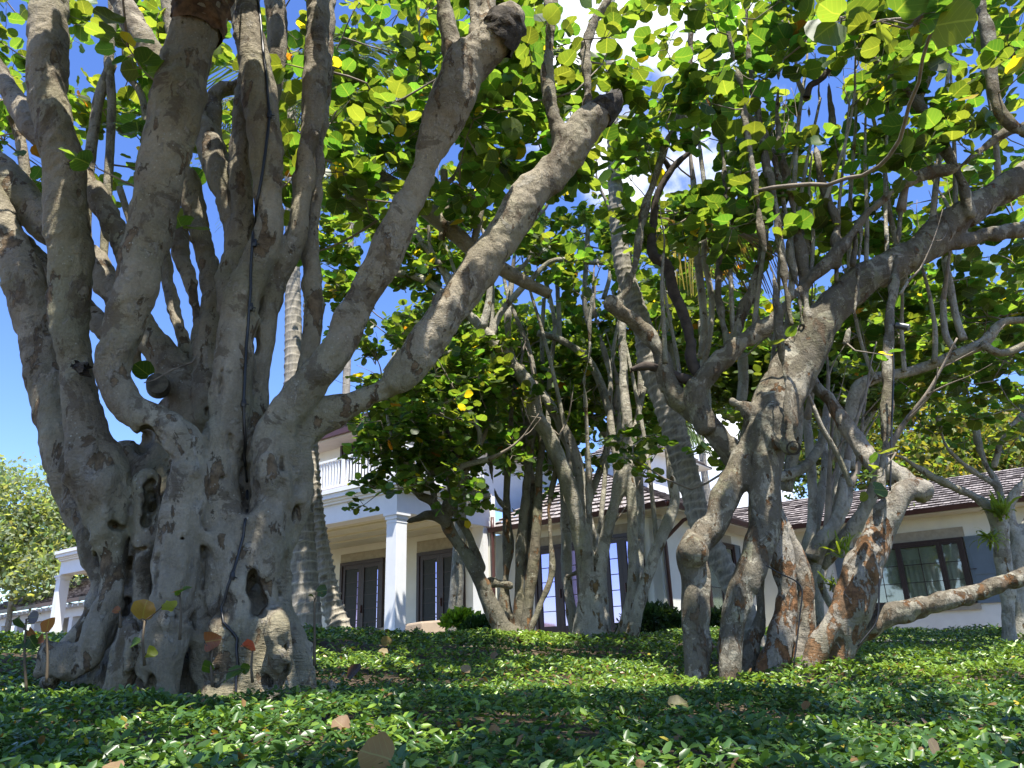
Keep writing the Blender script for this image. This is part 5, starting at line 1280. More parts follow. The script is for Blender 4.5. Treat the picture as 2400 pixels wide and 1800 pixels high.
def column(c, label=None):
    """square column, c = outer corner at beam bottom"""
    w = 0.34
    co = empty('column', (0, 0, 0)); co.parent = house; co.location = -house.location
    sh = ob('shaft', c + B * 0.04 - A * 0.04 - ZU * 2.85, B * w, -A * w, ZU * 2.69, m_white, co, 0.006)
    ob('capital', c + B * 0.015 - A * 0.015 - ZU * 0.16, B * (w + .05), -A * (w + .05), ZU * 0.09, m_white, co)
    ob('capital', c - B * 0.02 + A * 0.02 - ZU * 0.07, B * (w + .12), -A * (w + .12), ZU * 0.065, m_white, co)
    ob('necking', c + B * 0.03 - A * 0.03 - ZU * 0.24, B * (w + .02), -A * (w + .02), ZU * 0.03, m_white, co)
    ob('plinth', c + B * 0.0 - A * 0.0 - ZU * 2.9, B * (w + .08), -A * (w + .08), ZU * 0.22, m_white, co)
    return co
column(cor)
cl = PV(141, 1352, cor, A); t_end = (cor - cl) @ A
LEN2 = t_end
column(cor - A * t_end)
column(cor - A * t_end * 0.5)
# pilaster against the wing
ob('pilaster', cor + B * 3.22 - A * 0.42 - ZU * 2.9, B * 0.2, A * 0.38, ZU * 2.9, m_white)
# floor platform
slab('porch_floor', [cor - ZU * 2.9 - B * 0.3 + A * 0.3, cor - ZU * 2.9 - B * 0.3 - A * (LEN), cor - ZU * 2.9 + B * 3.5 - A * LEN, cor - ZU * 2.9 + B * 3.5 + A * 0.3], 0.5, m_stone, house)
# back wall of the porch
SB = 3.45
bwp = cor + B * SB
wall_out = []
def door_unit(name, pl, pr, zt, zb, parent, glassm, rows=5, cols=2, leaves=2, fr=0.09, plane_n=None):
    """French door between wall points pl and pr (xy), pushed out along plane_n"""
    a = pr - pl; a[2] = 0; W = np.linalg.norm(a); a = a / W; n = plane_n
    d = empty(name, (0, 0, 0)); d.parent = parent; d.location = -house.location
    o = np.array([pl[0], pl[1], zb])
    H = zt - zb
    ob('door_frame', o, a * fr, n * 0.10, ZU * H, m_brown, d); ob('door_frame', o + a * (W - fr), a * fr, n * 0.10, ZU * H, m_brown, d)
    ob('door_frame', o + ZU * (H - fr) + a * fr, a * (W - 2 * fr), n * 0.10, ZU * fr, m_brown, d)
    lw = (W - 2 * fr) / leaves
    for k in range(leaves):
        lo = o + a * (fr + lw * k); s = 0.12
        mb = MB()
        mb.obox(lo + n * 0.01, a * s, n * 0.06, ZU * (H - fr)); mb.obox(lo + a * (lw - s - 0.004) + n * 0.01, a * s, n * 0.06, ZU * (H - fr))
        mb.obox(lo + a * s + n * 0.012, a * (lw - 2 * s), n * 0.055, ZU * 0.28); mb.obox(lo + a * s + ZU * (H - fr - s) + n * 0.012, a * (lw - 2 * s), n * 0.055, ZU * s)
        gh = H - fr - s - 0.28; gw = lw - 2 * s
        for r_ in range(1, rows): mb.obox(lo + a * s + n * 0.03 + ZU * (0.28 + gh * r_ / rows - 0.009), a * gw, n * 0.03, ZU * 0.018)
        for c_ in range(1, cols): mb.obox(lo + a * (s + gw * c_ / cols - 0.009) + n * 0.032, a * 0.018, n * 0.026, ZU * (H - fr - s) )
        mb.build('door_leaf', m_brown, d)
        ob('pane', lo + a * s + n * 0.028 + ZU * 0.28, a * gw, n * 0.012, ZU * gh, glassm, d)
    hb = MB(); hb.obox(o + a * (W / 2 + 0.03) + n * 0.075 + ZU * 0.95, a * 0.03, n * 0.04, ZU * 0.22); hb.build('handle', m_gut, d)
    return d
def wall_seg(name, p, q, zb, zt, th, n, m, parent=None):
    p = np.array([p[0], p[1], zb]); q = np.array([q[0], q[1], zb]); return ob(name, p - n * th, q - p, n * th, ZU * (zt - zb), m, parent)
nL = -B; nR = A
wl_end = cor + B * SB - A * LEN
wall_seg('wall', wl_end, cor + B * SB, zf - 0.4, z0 + 0.86, 0.25, nL, m_cream)
for (xl, yl, xr, yr, lyl, nm) in ((803, 1321, 903, 1309, 1301, 'left'), (982, 1297, 1090, 1279, 1270, 'right')):
    pl = PV(xl, yl, bwp, A); pr = PV(xr, yr, bwp, A); zt = pl[2]; lt = PV(xl - 2, lyl, bwp, A)[2]
    dd_ = door_unit('french_door', pl.copy(), pr.copy(), zt, zf, house, m_screen if nm == 'left' else m_screen, 5, 1, 2, 0.10, nL)
    ob('lintel', np.array([pl[0], pl[1], zt]) - A * 0.06, (pr - pl) * np.array([1, 1, 0]) + A * 0.12, nL * 0.03, ZU * (lt - zt), m_stone)
    # narrow strips of reflecting glass beside the screens
    for fx in (0.40, 0.86):
        w = (pr - pl) * np.array([1, 1, 0])
        mb = MB()
        for k in range(4): mb.obox(np.array([pl[0], pl[1], zf]) + w * fx + nL * 0.045 + ZU * (0.3 + 0.47 * k), w * 0.06, nL * 0.006, ZU * 0.44)
        mb.build('pane', m_pane, house)
# wall lantern
lp = PV(766, 1250, bwp, A)
la = empty('wall_lantern', (0, 0, 0)); la.parent = house; la.location = -house.location
ob('bracket', lp + nL * 0.0 + ZU * 0.12, A * 0.06, nL * 0.16, ZU * 0.03, m_brown, la)
mb = MB(); o = lp + nL * 0.08 - A * 0.06
mb.hexa([o - ZU * 0.12 + A * .03 + nL * .03, o - ZU * .12 + A * .13 + nL * .03, o - ZU * .12 + A * .13 + nL * .13, o - ZU * .12 + A * .03 + nL * .13], [o + ZU * 0.1, o + ZU * .1 + A * .16, o + ZU * .1 + A * .16 + nL * .16, o + ZU * .1 + nL * .16])
mb.build('lantern_glass', m_glass, la)
mb = MB()
for (u, v) in ((0, 0), (1, 0), (0, 1), (1, 1)): mb.cyl(o - ZU * .12 + A * (.03 + .1 * u) + nL * (.03 + .1 * v), o + ZU * .1 + A * .16 * u + nL * .16 * v, 0.008, n=6)
mb.obox(o + ZU * 0.1 - A * .02 - nL * .02, A * .2, nL * .2, ZU * 0.02); mb.build('lantern_frame', m_brown, la)
# balcony railing
def railing(p, q, zb, h=0.80):
    r_ = empty('balcony_railing', (0, 0, 0)); r_.parent = house; r_.location = -house.location
    d = q - p; L = np.linalg.norm(d); d = d / L; s = np.cross(ZU, d)
    p = np.array([p[0], p[1], zb])
    ob('top_rail', p + ZU * (h - 0.05) - s * 0.04, d * L, s * 0.08, ZU * 0.055, m_white, r_); ob('bottom_rail', p + ZU * 0.04 - s * 0.03, d * L, s * 0.06, ZU * 0.05, m_white, r_)
    k = 0; x = 0.06
    while x < L and k < 60:
        ob('baluster', p + d * x - s * 0.018 + ZU * 0.09, d * 0.036, s * 0.036, ZU * (h - 0.14), m_white, r_); x += 0.115; k += 1
    x = 0
    while x < L: ob('post', p + d * x - s * 0.05, d * 0.1, s * 0.1, ZU * (h + 0.04), m_white, r_); x += 1.9
rz = z0 + 0.88
railing(cor - A * 0.05 + B * 0.05, cor - A * 4.2 + B * 0.05, rz); railing(cor - A * 0.05 + B * 0.2, cor - A * 0.05 + B * 3.3, rz)
# upper storey
u0 = cor + B * 1.5 - A * 1.2
UL = 8.0; UD = 7.0
gp = PV(740, 1036, cor + B * 0.75, A); zg = gp[2]
wall_seg('upper_wall', u0 - A * UL, u0, z0 + 0.88, zg + 0.1, 0.25, nL, m_cream)
wall_seg('upper_wall', u0 + B * UD, u0, z0 + 0.88, zg + 0.1, 0.25, nR, m_white)
slab('upper_soffit', [u0 - B * 0.75 + A * 0.75 + ZU * (zg - u0[2]), u0 - B * 0.75 - A * UL + ZU * (zg - u0[2]), u0 + B * UD - A * UL + ZU * (zg - u0[2]), u0 + B * UD + A * 0.75 + ZU * (zg - u0[2])], 0.05, simple('tan_soffit', (0.50, 0.46, 0.38), 0.7, 0.06, 4), house)
ob('gutter', np.array([u0[0], u0[1], zg]) - B * 0.85 + A * 0.85, -A * (UL + 0.85), B * 0.1, ZU * 0.14, m_gut); ob('gutter', np.array([u0[0], u0[1], zg]) - B * 0.74 + A * 0.85, B * (UD + 0.7), -A * 0.1, ZU * 0.14, m_gut)
mb = MB(); e = np.array([u0[0], u0[1], zg + 0.10]) - B * 0.75 + A * 0.75; hh = 2.6
roof_plane(mb, e - A * UL, e, e - A * UL + B * 3.6 + ZU * 2.0, e - A * 3.6 + B * 3.6 + ZU * 2.0, 11); roof_plane(mb, e, e + B * 7.2, e - A * 3.6 + B * 3.6 + ZU * 2.0, e - A * 3.6 + B * 3.6 + ZU * 2.0, 11); mb.build('upper_roof', m_shing, house)
# upper windows and shutters
for t_ in (1.3, 4.2):
    w0 = np.array([u0[0], u0[1], z0 + 1.0]) - A * (t_ + 1.3)
    door_unit('balcony_door', w0, w0 + A * 1.3, z0 + 3.0, z0 + 0.9, house, m_room, 4, 2, 2, 0.08, nL)
for t_ in (0.5, 2.35):
    w0 = np.array([u0[0], u0[1], z0 + 1.25]) + B * t_ + A * 0.003
    ob('shutter', w0, B * 0.5, A * 0.05, ZU * 1.5, m_shut); 
w0 = np.array([u0[0], u0[1], z0 + 1.25]) + B * 1.05 + A * 0.003; ob('upper_window', w0, B * 1.25, A * 0.04, ZU * 1.5, m_pane)
# covered sofa on the porch
m_cover = simple('tan_furniture_cover', (0.34, 0.27, 0.20), 0.85, 0.08, 5, 0.3, 20)
sf = PV(846, 1487, cor + B * 1.2, A); sr = PV(995, 1487, cor + B * 1.2, A)
# ---------------------------------------------------------------- wings
DS = PV(1155, 1250, C0, B); zgut = DS[2]
E1 = PZ(1565, 1186, zgut); E3 = PZ(2280, 1190, zgut)
# consistent grid: first wing gutter from DS along A to E1, back along B, then the right wing along A
s_ = ((E3 - E1) @ B); E2 = E1 + B * s_; E0 = E1 - A * ((E1 - DS) @ A)
OH = 0.6; zb = 0.9
def corner(e): return e
W1 = E1 + B * OH - A * OH
wall_seg('wall', E0 + B * OH - A * 0.3, W1, zb, zgut + 0.02, 0.25, nL, m_cream)
wall_seg('wall', W1 + B * (s_), W1, zb, zgut + 0.02, 0.25, nR, m_cream)
E4 = E2 + A * 13.0
W2 = E2 + B * OH - A * OH
wall_seg('wall', W2, W2 + A * 13.6, 0.9, zgut + 0.02, 0.25, nL, m_cream)
zs = zgut + 0.0
slab('soffit', [E0 + A * .1, E1, E1 + B * 5 - A * 0.0, E0 + B * 5], 0.03, m_cream, house)
slab('soffit', [E1 + B * 5.002 - A * 3, E1 + B * 5.002, E2, E4, E4 + B * 5, E2 + B * 5 - A * 3], 0.03, m_cream, house)
def gut(p, q, name='gutter'):
    d = (q - p); L = np.linalg.norm(d); d /= L; s = np.cross(d, ZU)
    mb = MB(); mb.hexa([p, p + d * L, p + d * L + s * 0.09, p + s * 0.09], [p + ZU * .11 - s * .02, p + d * L + ZU * .11 - s * .02, p + d * L + s * 0.13 + ZU * .11, p + s * .13 + ZU * .11]); mb.build(name, m_gut, house)
gut(E0, E1); gut(E1, E2); gut(E2 + A * 0.15, E4)
# downpipes
def pipe(pts, r=0.045, name='downpipe'):
    C = np.array([[*p, r] for p in pts]); t_ = Tubes(); t_.add(C, 10); t_.build(name, m_gut, house)
pt = E0 + A * 0.12 + nL * 0.05
pipe([pt + ZU * 0.4, pt + ZU * 0.0, pt - ZU * 1.2, pt - ZU * 2.9])
d1 = PV(1558, 1262, W1 + A * 0.06, B)
d1 = W1 + A * 0.07 + B * max(0.05, (d1 - W1) @ B)
g1 = E1 + B * 1.1 + A * 0.02
pipe([g1 + ZU * 0.02, g1 - ZU * 0.14, g1 * 0.75 + np.array([d1[0], d1[1], g1[2] - 0.28]) * 0.25 - ZU * 0.12, np.array([d1[0], d1[1], zgut - 0.62]), np.array([d1[0], d1[1], zgut - 0.8]), np.array([d1[0], d1[1], zgut - 3.2])])
# roofs
hv = (B - A); hq = PV(1424, 1123, E1, hv / np.linalg.norm(hv)); 
k1 = ((hq - E1) @ B); pitch = (hq[2] - E1[2]) / k1
RH = 4.3
eo = E1 + ZU * 0.1
roof = MB()
roof_plane(roof, E0 + ZU * 0.1 - A * 0.2, eo, E0 + ZU * 0.1 + B * RH + ZU * RH * pitch - A * 0.2, eo + (B - A) * RH + ZU * RH * pitch, 13)
roof_plane(roof, eo, eo + B * (s_ + 4.0), eo + (B - A) * RH + ZU * RH * pitch, eo + B * (s_ + 4.0) - A * RH + ZU * RH * pitch, 13)
roof.build('roof', m_shing, house)
roof = MB(); ea, eb = E2 + ZU * 0.1 - A * 3, E4 + ZU * 0.1
RD = 3.1; rp = PV(2280, 1112, E3 + B * RD, A); pitch2 = max(0.3, (rp[2] - eb[2]) / RD)
roof_plane(roof, ea, eb, ea + B * RD + ZU * RD * pitch2, eb + B * RD + ZU * RD * pitch2, 13)
roof_plane(roof, eb + B * 2 * RD, ea + B * 2 * RD, eb + B * RD + ZU * RD * pitch2, ea + B * RD + ZU * RD * pitch2, 12)
roof.build('roof', m_shing, house)
print('PITCH', pitch, pitch2, 's', s_, 'E', E0, E1, E2, E3, 'tend', t_end, 'zf', zf, 'zgut', zgut)
# middle french doors
for (xl, yt, xr) in ((1254, 1284, 1366), (1410, 1258, 1506)):
    wp = W1
    pl = PV(xl, yt, wp, A); pr = PV(xr, yt, wp, A)
    door_unit('french_door', pl.copy(), pr.copy(), pl[2], zf, house, m_pane, 5, 1, 2, 0.08, nL)
    ob('lintel', np.array([pl[0], pl[1], pl[2]]) - A * 0.06, (pr - pl) * np.array([1, 1, 0]) + A * 0.12, nL * 0.03, ZU * 0.24, m_stone)
ob('wall_lantern_box', PV(1503, 1312, W1, A) + nL * 0.0, A * 0.10, nL * 0.12, -ZU * 0.3, m_brown)
# B side window with shutters
pl = PV(1640, 1262, W1, B); pr = PV(1712, 1285, W1, B); zt = pl[2]
def window(pl, pr, zt, zb, n, cols, parent, glassm=None, curtain=True):
    a = (pr - pl) * np.array([1, 1, 0]); W = np.linalg.norm(a); a /= W; o = np.array([pl[0], pl[1], zb]); H = zt - zb
    w = empty('window', (0, 0, 0)); w.parent = parent; w.location = -house.location
    ob('painted_unlit_room', o + n * 0.003, a * W, n * 0.01, ZU * H, m_room, w)  # panel on the solid wall, painted near-black in place of an unlit room
    fr = 0.075
    mb = MB(); mb.obox(o, a * fr, n * 0.13, ZU * H); mb.obox(o + a * (W - fr), a * fr, n * 0.13, ZU * H); mb.obox(o + a * fr, a * (W - 2 * fr), n * 0.128, ZU * fr); mb.obox(o + a * fr + ZU * (H - fr), a * (W - 2 * fr), n * 0.128, ZU * fr); mb.build('frame', m_brown, w)
    tot = sum(cols); x = fr
    for c in cols:
        sw = (W - 2 * fr) * c / tot; s = 0.065; so = o + a * x + ZU * fr
        mb = MB(); mb.obox(so + n * .06, a * s, n * .055, ZU * (H - 2 * fr)); mb.obox(so + a * (sw - s - 0.003) + n * .06, a * s, n * .055, ZU * (H - 2 * fr))
        mb.obox(so + a * s + n * .06, a * (sw - 2 * s), n * .052, ZU * s); mb.obox(so + a * s + n * .06 + ZU * (H - 2 * fr - s), a * (sw - 2 * s), n * .052, ZU * s)
        gh = H - 2 * fr - 2 * s; gw = sw - 2 * s
        for r_ in (1, 2): mb.obox(so + a * s + n * .078 + ZU * (s + gh * r_ / 3 - .008), a * gw, n * .02, ZU * .016)
        for c_ in range(1, c): mb.obox(so + a * (s + gw * c_ / c - .008) + n * .080, a * .016, n * .016, ZU * (H - 2 * fr - s))
        mb.build('sash', m_brown, w)
        ob('pane', so + a * s + n * .082 + ZU * s, a * gw, n * .006, ZU * gh, glassm or m_glass, w)
        if curtain:
            # gathered curtain hanging behind the glass
            nn_ = int(gw / 0.012) + 2; vs, fs = [], []
            for i in range(nn_):
                u = i / (nn_ - 1) * gw; off = 0.035 + 0.012 * math.sin(u * 62 + 1.3 * math.sin(u * 17))
                for zz in (s * 0.2, gh * 0.86): vs.append(so + a * (s + u) + n * off + ZU * zz)
            for i in range(nn_ - 1): fs.append((2 * i, 2 * i + 2, 2 * i + 3, 2 * i + 1))
            me = bpy.data.meshes.new('curtain'); me.from_pydata([tuple(v) for v in vs], [], fs); link_mesh('curtain', me, m_curt, w, True)
            ob('pelmet', so + a * s + n * .05 + ZU * (gh * 0.80), a * gw, n * .006, ZU * gh * 0.24, m_curt, w)
        x += sw
    return w
window(pl, pr, zt, zt - 1.9, nR, (1, 1), house, m_glass)
def shutter(o, a, w, h, n, lean=0.0):
    s = empty('shutter', (0, 0, 0)); s.parent = house; s.location = -house.location
    ob('panel', o + n * 0.004, a * w, n * 0.03, ZU * h, m_shut, s)
    mb = MB(); f = 0.07
    mb.obox(o + n * .034, a * f, n * .018, ZU * h); mb.obox(o + a * (w - f) + n * .034, a * f, n * .018, ZU * h)
    for z_ in (0, h * 0.42, h - f): mb.obox(o + a * f + n * .034 + ZU * z_, a * (w - 2 * f), n * .017, ZU * f)
    mb.build('panel_frame', m_shut, s)
    ob('hinge', o + n * .054 + ZU * h * 0.5 + a * 0.0, a * 0.14, n * .008, ZU * 0.02, m_brown, s); return s
def at(p, z): return np.array([p[0], p[1], z])
shutter(at(pl - B * 0.62, zt - 1.95), B, 0.58, 1.98, nR); shutter(at(pr + B * 0.03, zt - 1.95), B, 0.58, 1.98, nR)
ob('lintel', at(pl, zt + 0.003) - B * 0.05, (pr - pl) * np.array([1, 1, 0]) + B * 0.1, nR * 0.03, ZU * 0.25, m_stone)
# right wing window
pl = PV(2007, 1290, W2, A); pr = PV(2256, 1258, W2, A); zt = PV(2256, 1259, W2, A)[2]; zb_ = PV(2289, 1413, W2, A)[2]
window(pl, pr, zt, zb_, nL, (2, 2, 1), house, m_glass)
wr = PV(2318, 1256, W2, A); sw = np.linalg.norm((wr - pr)[:2])
shutter(at(pr + A * 0.02, zb_ - 0.02), A, sw, zt - zb_ + 0.03, nL); shutter(at(pl - A * (sw + 0.02), zb_ - 0.02), A, sw, zt - zb_ + 0.03, nL)
ob('lintel', at(pl, zt + 0.004) - A * 0.05, (pr - pl) * np.array([1, 1, 0]) + A * 0.1, nL * 0.035, ZU * 0.26, m_stone)
ob('sill', at(pl, zb_ - 0.16) - A * 0.05, (pr - pl) * np.array([1, 1, 0]) + A * 0.12, nL * 0.06, ZU * 0.15, m_stone)
# upper white gable block behind the middle roof
tw = P(1522, 1150, 24.0); tz = P(1500, 1052, 24.0)[2]
tf = MB(); q0 = at(tw, zgut + 0.5)
hgt = tz - q0[2]
o = q0 - A * 1.6
tf.hexa([o, q0, q0 + B * 4, o + B * 4], [o + ZU * hgt, q0 + ZU * hgt, q0 + B * 4 + ZU * hgt, o + B * 4 + ZU * hgt]); tf.build('upper_wall', m_white, house)
tf = MB(); e = q0 + ZU * (hgt + 0.003) + A * 0.35 - B * 0.35
roof_plane(tf, e - A * 2.3, e, e - A * 2.3 + B * 2 + ZU * 1.1, e + B * 2 - A * 1.1 + ZU * 1.1, 8); roof_plane(tf, e, e + B * 4.7, e + B * 2 - A * 1.1 + ZU * 1.1, e + B * 2.8 - A * 1.1 + ZU * 1.1, 8); tf.build('upper_roof', m_shing, house)
slab('soffit', [e, e - A * 2.3, e - A * 2.3 + B * 4.7, e + B * 4.7], 0.03, m_cream, house)

# covered sofa
t = empty('covered_sofa', at((sf + sr) / 2, zf), 'long garden sofa under a tan fabric cover behind the porch column', 'sofa')
a_ = (sr - sf) * np.array([1, 1, 0]); L = np.linalg.norm(a_); a_ /= L; o = at(sf, zf)
mb = MB(); h1, h2 = 0.62, 0.80
ztop = PV(980, 1457, cor + B * 1.2, A)[2] - zf
mb.hexa([o, o + a_ * L, o + a_ * L + B * 0.9, o + B * 0.9], [o + ZU * (ztop - 0.12) + a_ * 0.18, o + a_ * (L - 0.1) + ZU * ztop, o + a_ * (L - 0.12) + B * 0.8 + ZU * (ztop + 0.05), o + B * 0.8 + ZU * ztop + a_ * 0.3])
mb.build('cover', m_cover, t, 0.05)
mb = MB()
for k in range(2):
    for j in range(2): mb.obox(o + a_ * (0.08 + k * (L - 0.22)) + B * (0.08 + 0.66 * j) - ZU * 0.0, a_ * 0.06, B * 0.06, ZU * 0.1)
mb.build('feet', m_brown, t)

# low guest wing and pergola far left
gz = float(ground_h(-14, 26))
gl = PZ(0, 1428, PV(0, 1428, P(0, 1428, 30), A)[2]); 
G = P(215, 1394, 29.0); gzz = G[2]
g0 = PZ(-40, 1437, gzz)
gd = (G - g0) * np.array([1, 1, 0]); gL = np.linalg.norm(gd); gd /= gL; gin = np.array([-gd[1], gd[0], 0.0])
guest = empty('guest_house', at(G, gz), 'low white pavilion with brown shingle roof at the far left edge', 'house')
def gob(name, o, a, b, c, m): mb = MB(); mb.obox(o, a, b, c); return mb.build(name, m, guest)
G1 = G + gd * 3.0
mb = MB(); rise = P(170, 1357, 29.0)[2]
rt = PV(150, 1366, G + gin * 3.2, gd)
roof_plane(mb, g0 - gd * 2.0, G1, g0 - gd * 0.2 + gin * 3.2 + ZU * (rt[2] - gzz), G1 + gin * 3.2 + ZU * (rt[2] - gzz), 11, 0.07); mb.build('roof', m_shing, guest)
gob('fascia', g0 - gd * 2 - ZU * 0.14 - gin * 0.03, gd * (gL + 5), gin * 0.1, ZU * 0.14, m_gut)
gob('frieze', g0 - gd * 1.6 - ZU * 0.62 + gin * 0.5, gd * (gL + 4.6), gin * 0.3, ZU * 0.5, m_white)
for k in range(26): gob('bracket', g0 - gd * 1.5 + gd * 0.5 * k - ZU * 0.30 + gin * 0.08, gd * 0.12, gin * 0.418, ZU * 0.12, m_white)
for k in range(7): gob('pillar', g0 - gd * 1.2 + gd * 1.9 * k - ZU * 3.2 + gin * 0.52, gd * 0.35, gin * 0.28, ZU * 2.58, m_white)
gob('wall', g0 - gd * 1.6 - ZU * 3.4 + gin * 2.6, gd * (gL + 4.6), gin * 0.2, ZU * 3.3, m_cream)
for k in range(3): gob('window', g0 - gd * 0.3 + gd * 3.6 * k - ZU * 2.4 + gin * 2.57, gd * 1.3, gin * 0.02, ZU * 1.5, m_glass)

# ================================================================ SMALL THINGS
m_cable = simple('black_cable', (0.012, 0.012, 0.013), 0.4, 0.1)
def cable(name, label, pix, rpx, fixed=None, knots=(), off=0.012):
    pts = []
    for (x, y) in pix:
        p = hit(x, y, off) if fixed is None else P(x, y, fixed)
        if p is None: continue
        if pts and np.linalg.norm(p - pts[-1]) > 0.9: continue
        pts.append(p)
    C = catmull(np.array([[*p, rad_at(p, rpx)] for p in pts]), 0.03)
    t_ = Tubes(); t_.add(C, 8)
    root = empty(name, pts[-1], label, 'cable'); t_.build('cord', m_cable, root)
    for (x, y) in knots:
        p = hit(x, y, off) if fixed is None else P(x, y, fixed)
        if p is None: continue
        mb = MB(); r = rad_at(p, rpx * 2.0)
        mb.cyl(p - ZU * r * 1.4, p - ZU * 0.2 * r, r * 0.8, r, 10); mb.cyl(p - ZU * 0.2 * r, p + ZU * r * 1.4, r, r * 0.7, 10); mb.cyl(p, p + np.array([r * 2.0, -r * 0.6, -r * 0.8]), r * 0.3, r * 0.2, 6)
        mb.build('cable_clip', m_cable, root)
def dense(pix, n=5):
    out = []
    for a, b in zip(pix[:-1], pix[1:]):
        for k in range(n): out.append((a[0] + (b[0] - a[0]) * k / n, a[1] + (b[1] - a[1]) * k / n))
    return out + [pix[-1]]
cable('lighting_cable', 'black cable running down the middle limb and base of the huge gnarled tree', dense([(602, 0), (611, 72), (620, 163), (631, 271), (626, 325), (615, 416), (597, 524), (591, 600), (583, 716), (575, 817), (569, 940), (570, 1016), (577, 1088), (580, 1200), (570, 1254), (542, 1355), (521, 1424), (523, 1460), (557, 1496), (560, 1561), (550, 1640)], 3), 3.3, None, [(631, 271), (597, 572), (586, 720), (569, 945), (545, 1352)], 0.010)
cable('lighting_cable', 'thin black cord hanging down the pale upright stem on the right', [(2092, 815), (2094, 870), (2092, 930), (2090, 1000), (2088, 1080), (2086, 1150)], 2.4, 6.45)
cable('lighting_cable', 'black cord looping over the low bough beside the right-hand window', [(2062, 1350), (2060, 1400), (2058, 1440), (2050, 1465), (2030, 1490), (2010, 1515)], 2.2, 6.5)
cable('lighting_cable', 'thin black cord draped across the orange-barked stems', [(1795, 1325), (1830, 1345), (1865, 1362), (1880, 1385), (1875, 1440), (1868, 1500), (1860, 1560)], 1.8, 6.55)
# spotlight clamped to the pale stem
t = empty('tree_spotlight', P(2100, 765, 6.7), 'grey cylindrical spotlight fixed to the pale upright stem', 'spotlight')
a1, a2 = P(2100, 762, 6.72), P(2130, 768, 6.66)
mb = MB(); mb.cyl(a1, a2, rad_at(a1, 7.5), rad_at(a1, 8.5), 16); mb.build('lamp_body', simple('grey_metal', (0.10, 0.105, 0.11), 0.35, 0.05, metal=0.6), t, smooth=False)
mb = MB(); mb.cyl(a2 - (a2 - a1) * 0.05, a2 + (a2 - a1) * 0.06, rad_at(a1, 7), n=16); mb.build('lens', m_glass, t)
mb = MB(); mb.cyl(a1, P(2086, 768, 6.8), 0.012); mb.build('bracket', m_cable, t)

# strap-leaved epiphytes
m_strap = leaf_mat('strap_leaf', veins=False, trans=0.35, rough=0.4)
def epiphyte(label, px, py, d, n, size, droop=0.0):
    c = P(px, py, d)
    t = empty('bromeliad', c, label, 'plant', 'strap-leaved plants perched on the trees')
    dirs = rng.normal(0, 1, (n, 3)); dirs[:, 2] = np.abs(dirs[:, 2]) * 0.8 - droop
    tn = np.array([0.14, 0.20, 0.035])[None] * rng.uniform(0.5, 1.5, (n, 1))
    leaves_mesh('leaves', strap_leaf(), np.repeat(c[None], n, 0) + rng.normal(0, 0.03, (n, 3)), dirs, np.array([[0, 0, 1.0]]) + rng.normal(0, 0.3, (n, 3)), size * rng.uniform(0.6, 1.2, n), tn, m_strap, t, warp=0.01)
    mb = MB(); mb.cyl(c - ZU * 0.04, c + ZU * 0.03, 0.028, 0.02, 8); mb.build('root_clump', m_twig, t, smooth=True)
epiphyte('large strap-leaved plant in the fork of the edge tree, over the blue shutter', 2350, 1205, 9.7, 60, 0.34, 0.1)
epiphyte('hanging tuft of grassy leaves just under the large strap-leaved plant', 2322, 1262, 9.7, 40, 0.28, 0.9)
epiphyte('bright strap-leaved tuft on the stem left of the orange leaning trunk', 1975, 1295, 7.45, 34, 0.24, 0.1)
epiphyte('smaller tuft below it on the same stem, before the cream wall', 1955, 1378, 7.6, 26, 0.20, 0.3)
epiphyte('small pale tuft at the edge of the shingle roof', 2150, 1207, 20.4, 22, 0.36, 0.1)
epiphyte('faint yellowish tuft hanging at the left end of the right wing gutter', 1892, 1246, 22.4, 22, 0.4, 0.2)

# seedlings with a few big round leaves, and fallen leaves on the ivy
seed_t = round_leaf(26)
def curl(o, dirv, nrm, ln):
    co_ = np.array([v.co for v in o.data.vertices]); c0 = co_.mean(0); rel = (co_ - c0) @ dirv; sd2 = np.cross(nrm, dirv); sd2 /= np.linalg.norm(sd2); rs_ = (co_ - c0) @ sd2
    nu = nrm / np.linalg.norm(nrm); co_ = co_ + nu * ((rs_ / ln) ** 2 * rng.uniform(0.4, 1.3) * ln + np.sin(rs_ / ln * 14 + rel / ln * 6) * 0.02 * ln - (rel / ln) ** 2 * ln * rng.uniform(0.1, 0.7))[:, None]
    o.data.vertices.foreach_set('co', co_.astype(np.float32).ravel()); o.data.update()
def ring_leaf(n=22):
    v = [(0.5, 0, 0)]; f = []
    for j, rr in enumerate((0.5, 1.0)):
        for i in range(n):
            a = math.pi + 2 * math.pi * i / n; r = 0.5 * rr * ((1 + 0.05 * math.sin(3 * a + 1) + 0.04 * math.sin(7 * a)) if j else 1)
            if j and i == 0: r = 0.42
            v.append((0.5 + r * math.cos(a), 0.56 / 0.5 * r * math.sin(a), 0))
    for i in range(n):
        k = (i + 1) % n; f.append((0, 1 + i, 1 + k)); f.append((1 + i, 1 + n + i, 1 + n + k)); f.append((1 + i, 1 + n + k, 1 + k))
    return np.array(v), np.array([x for x in f])
ring_t = ring_leaf()
stemm = simple('seedling_stem', (0.09, 0.065, 0.035), 0.7, 0.2)
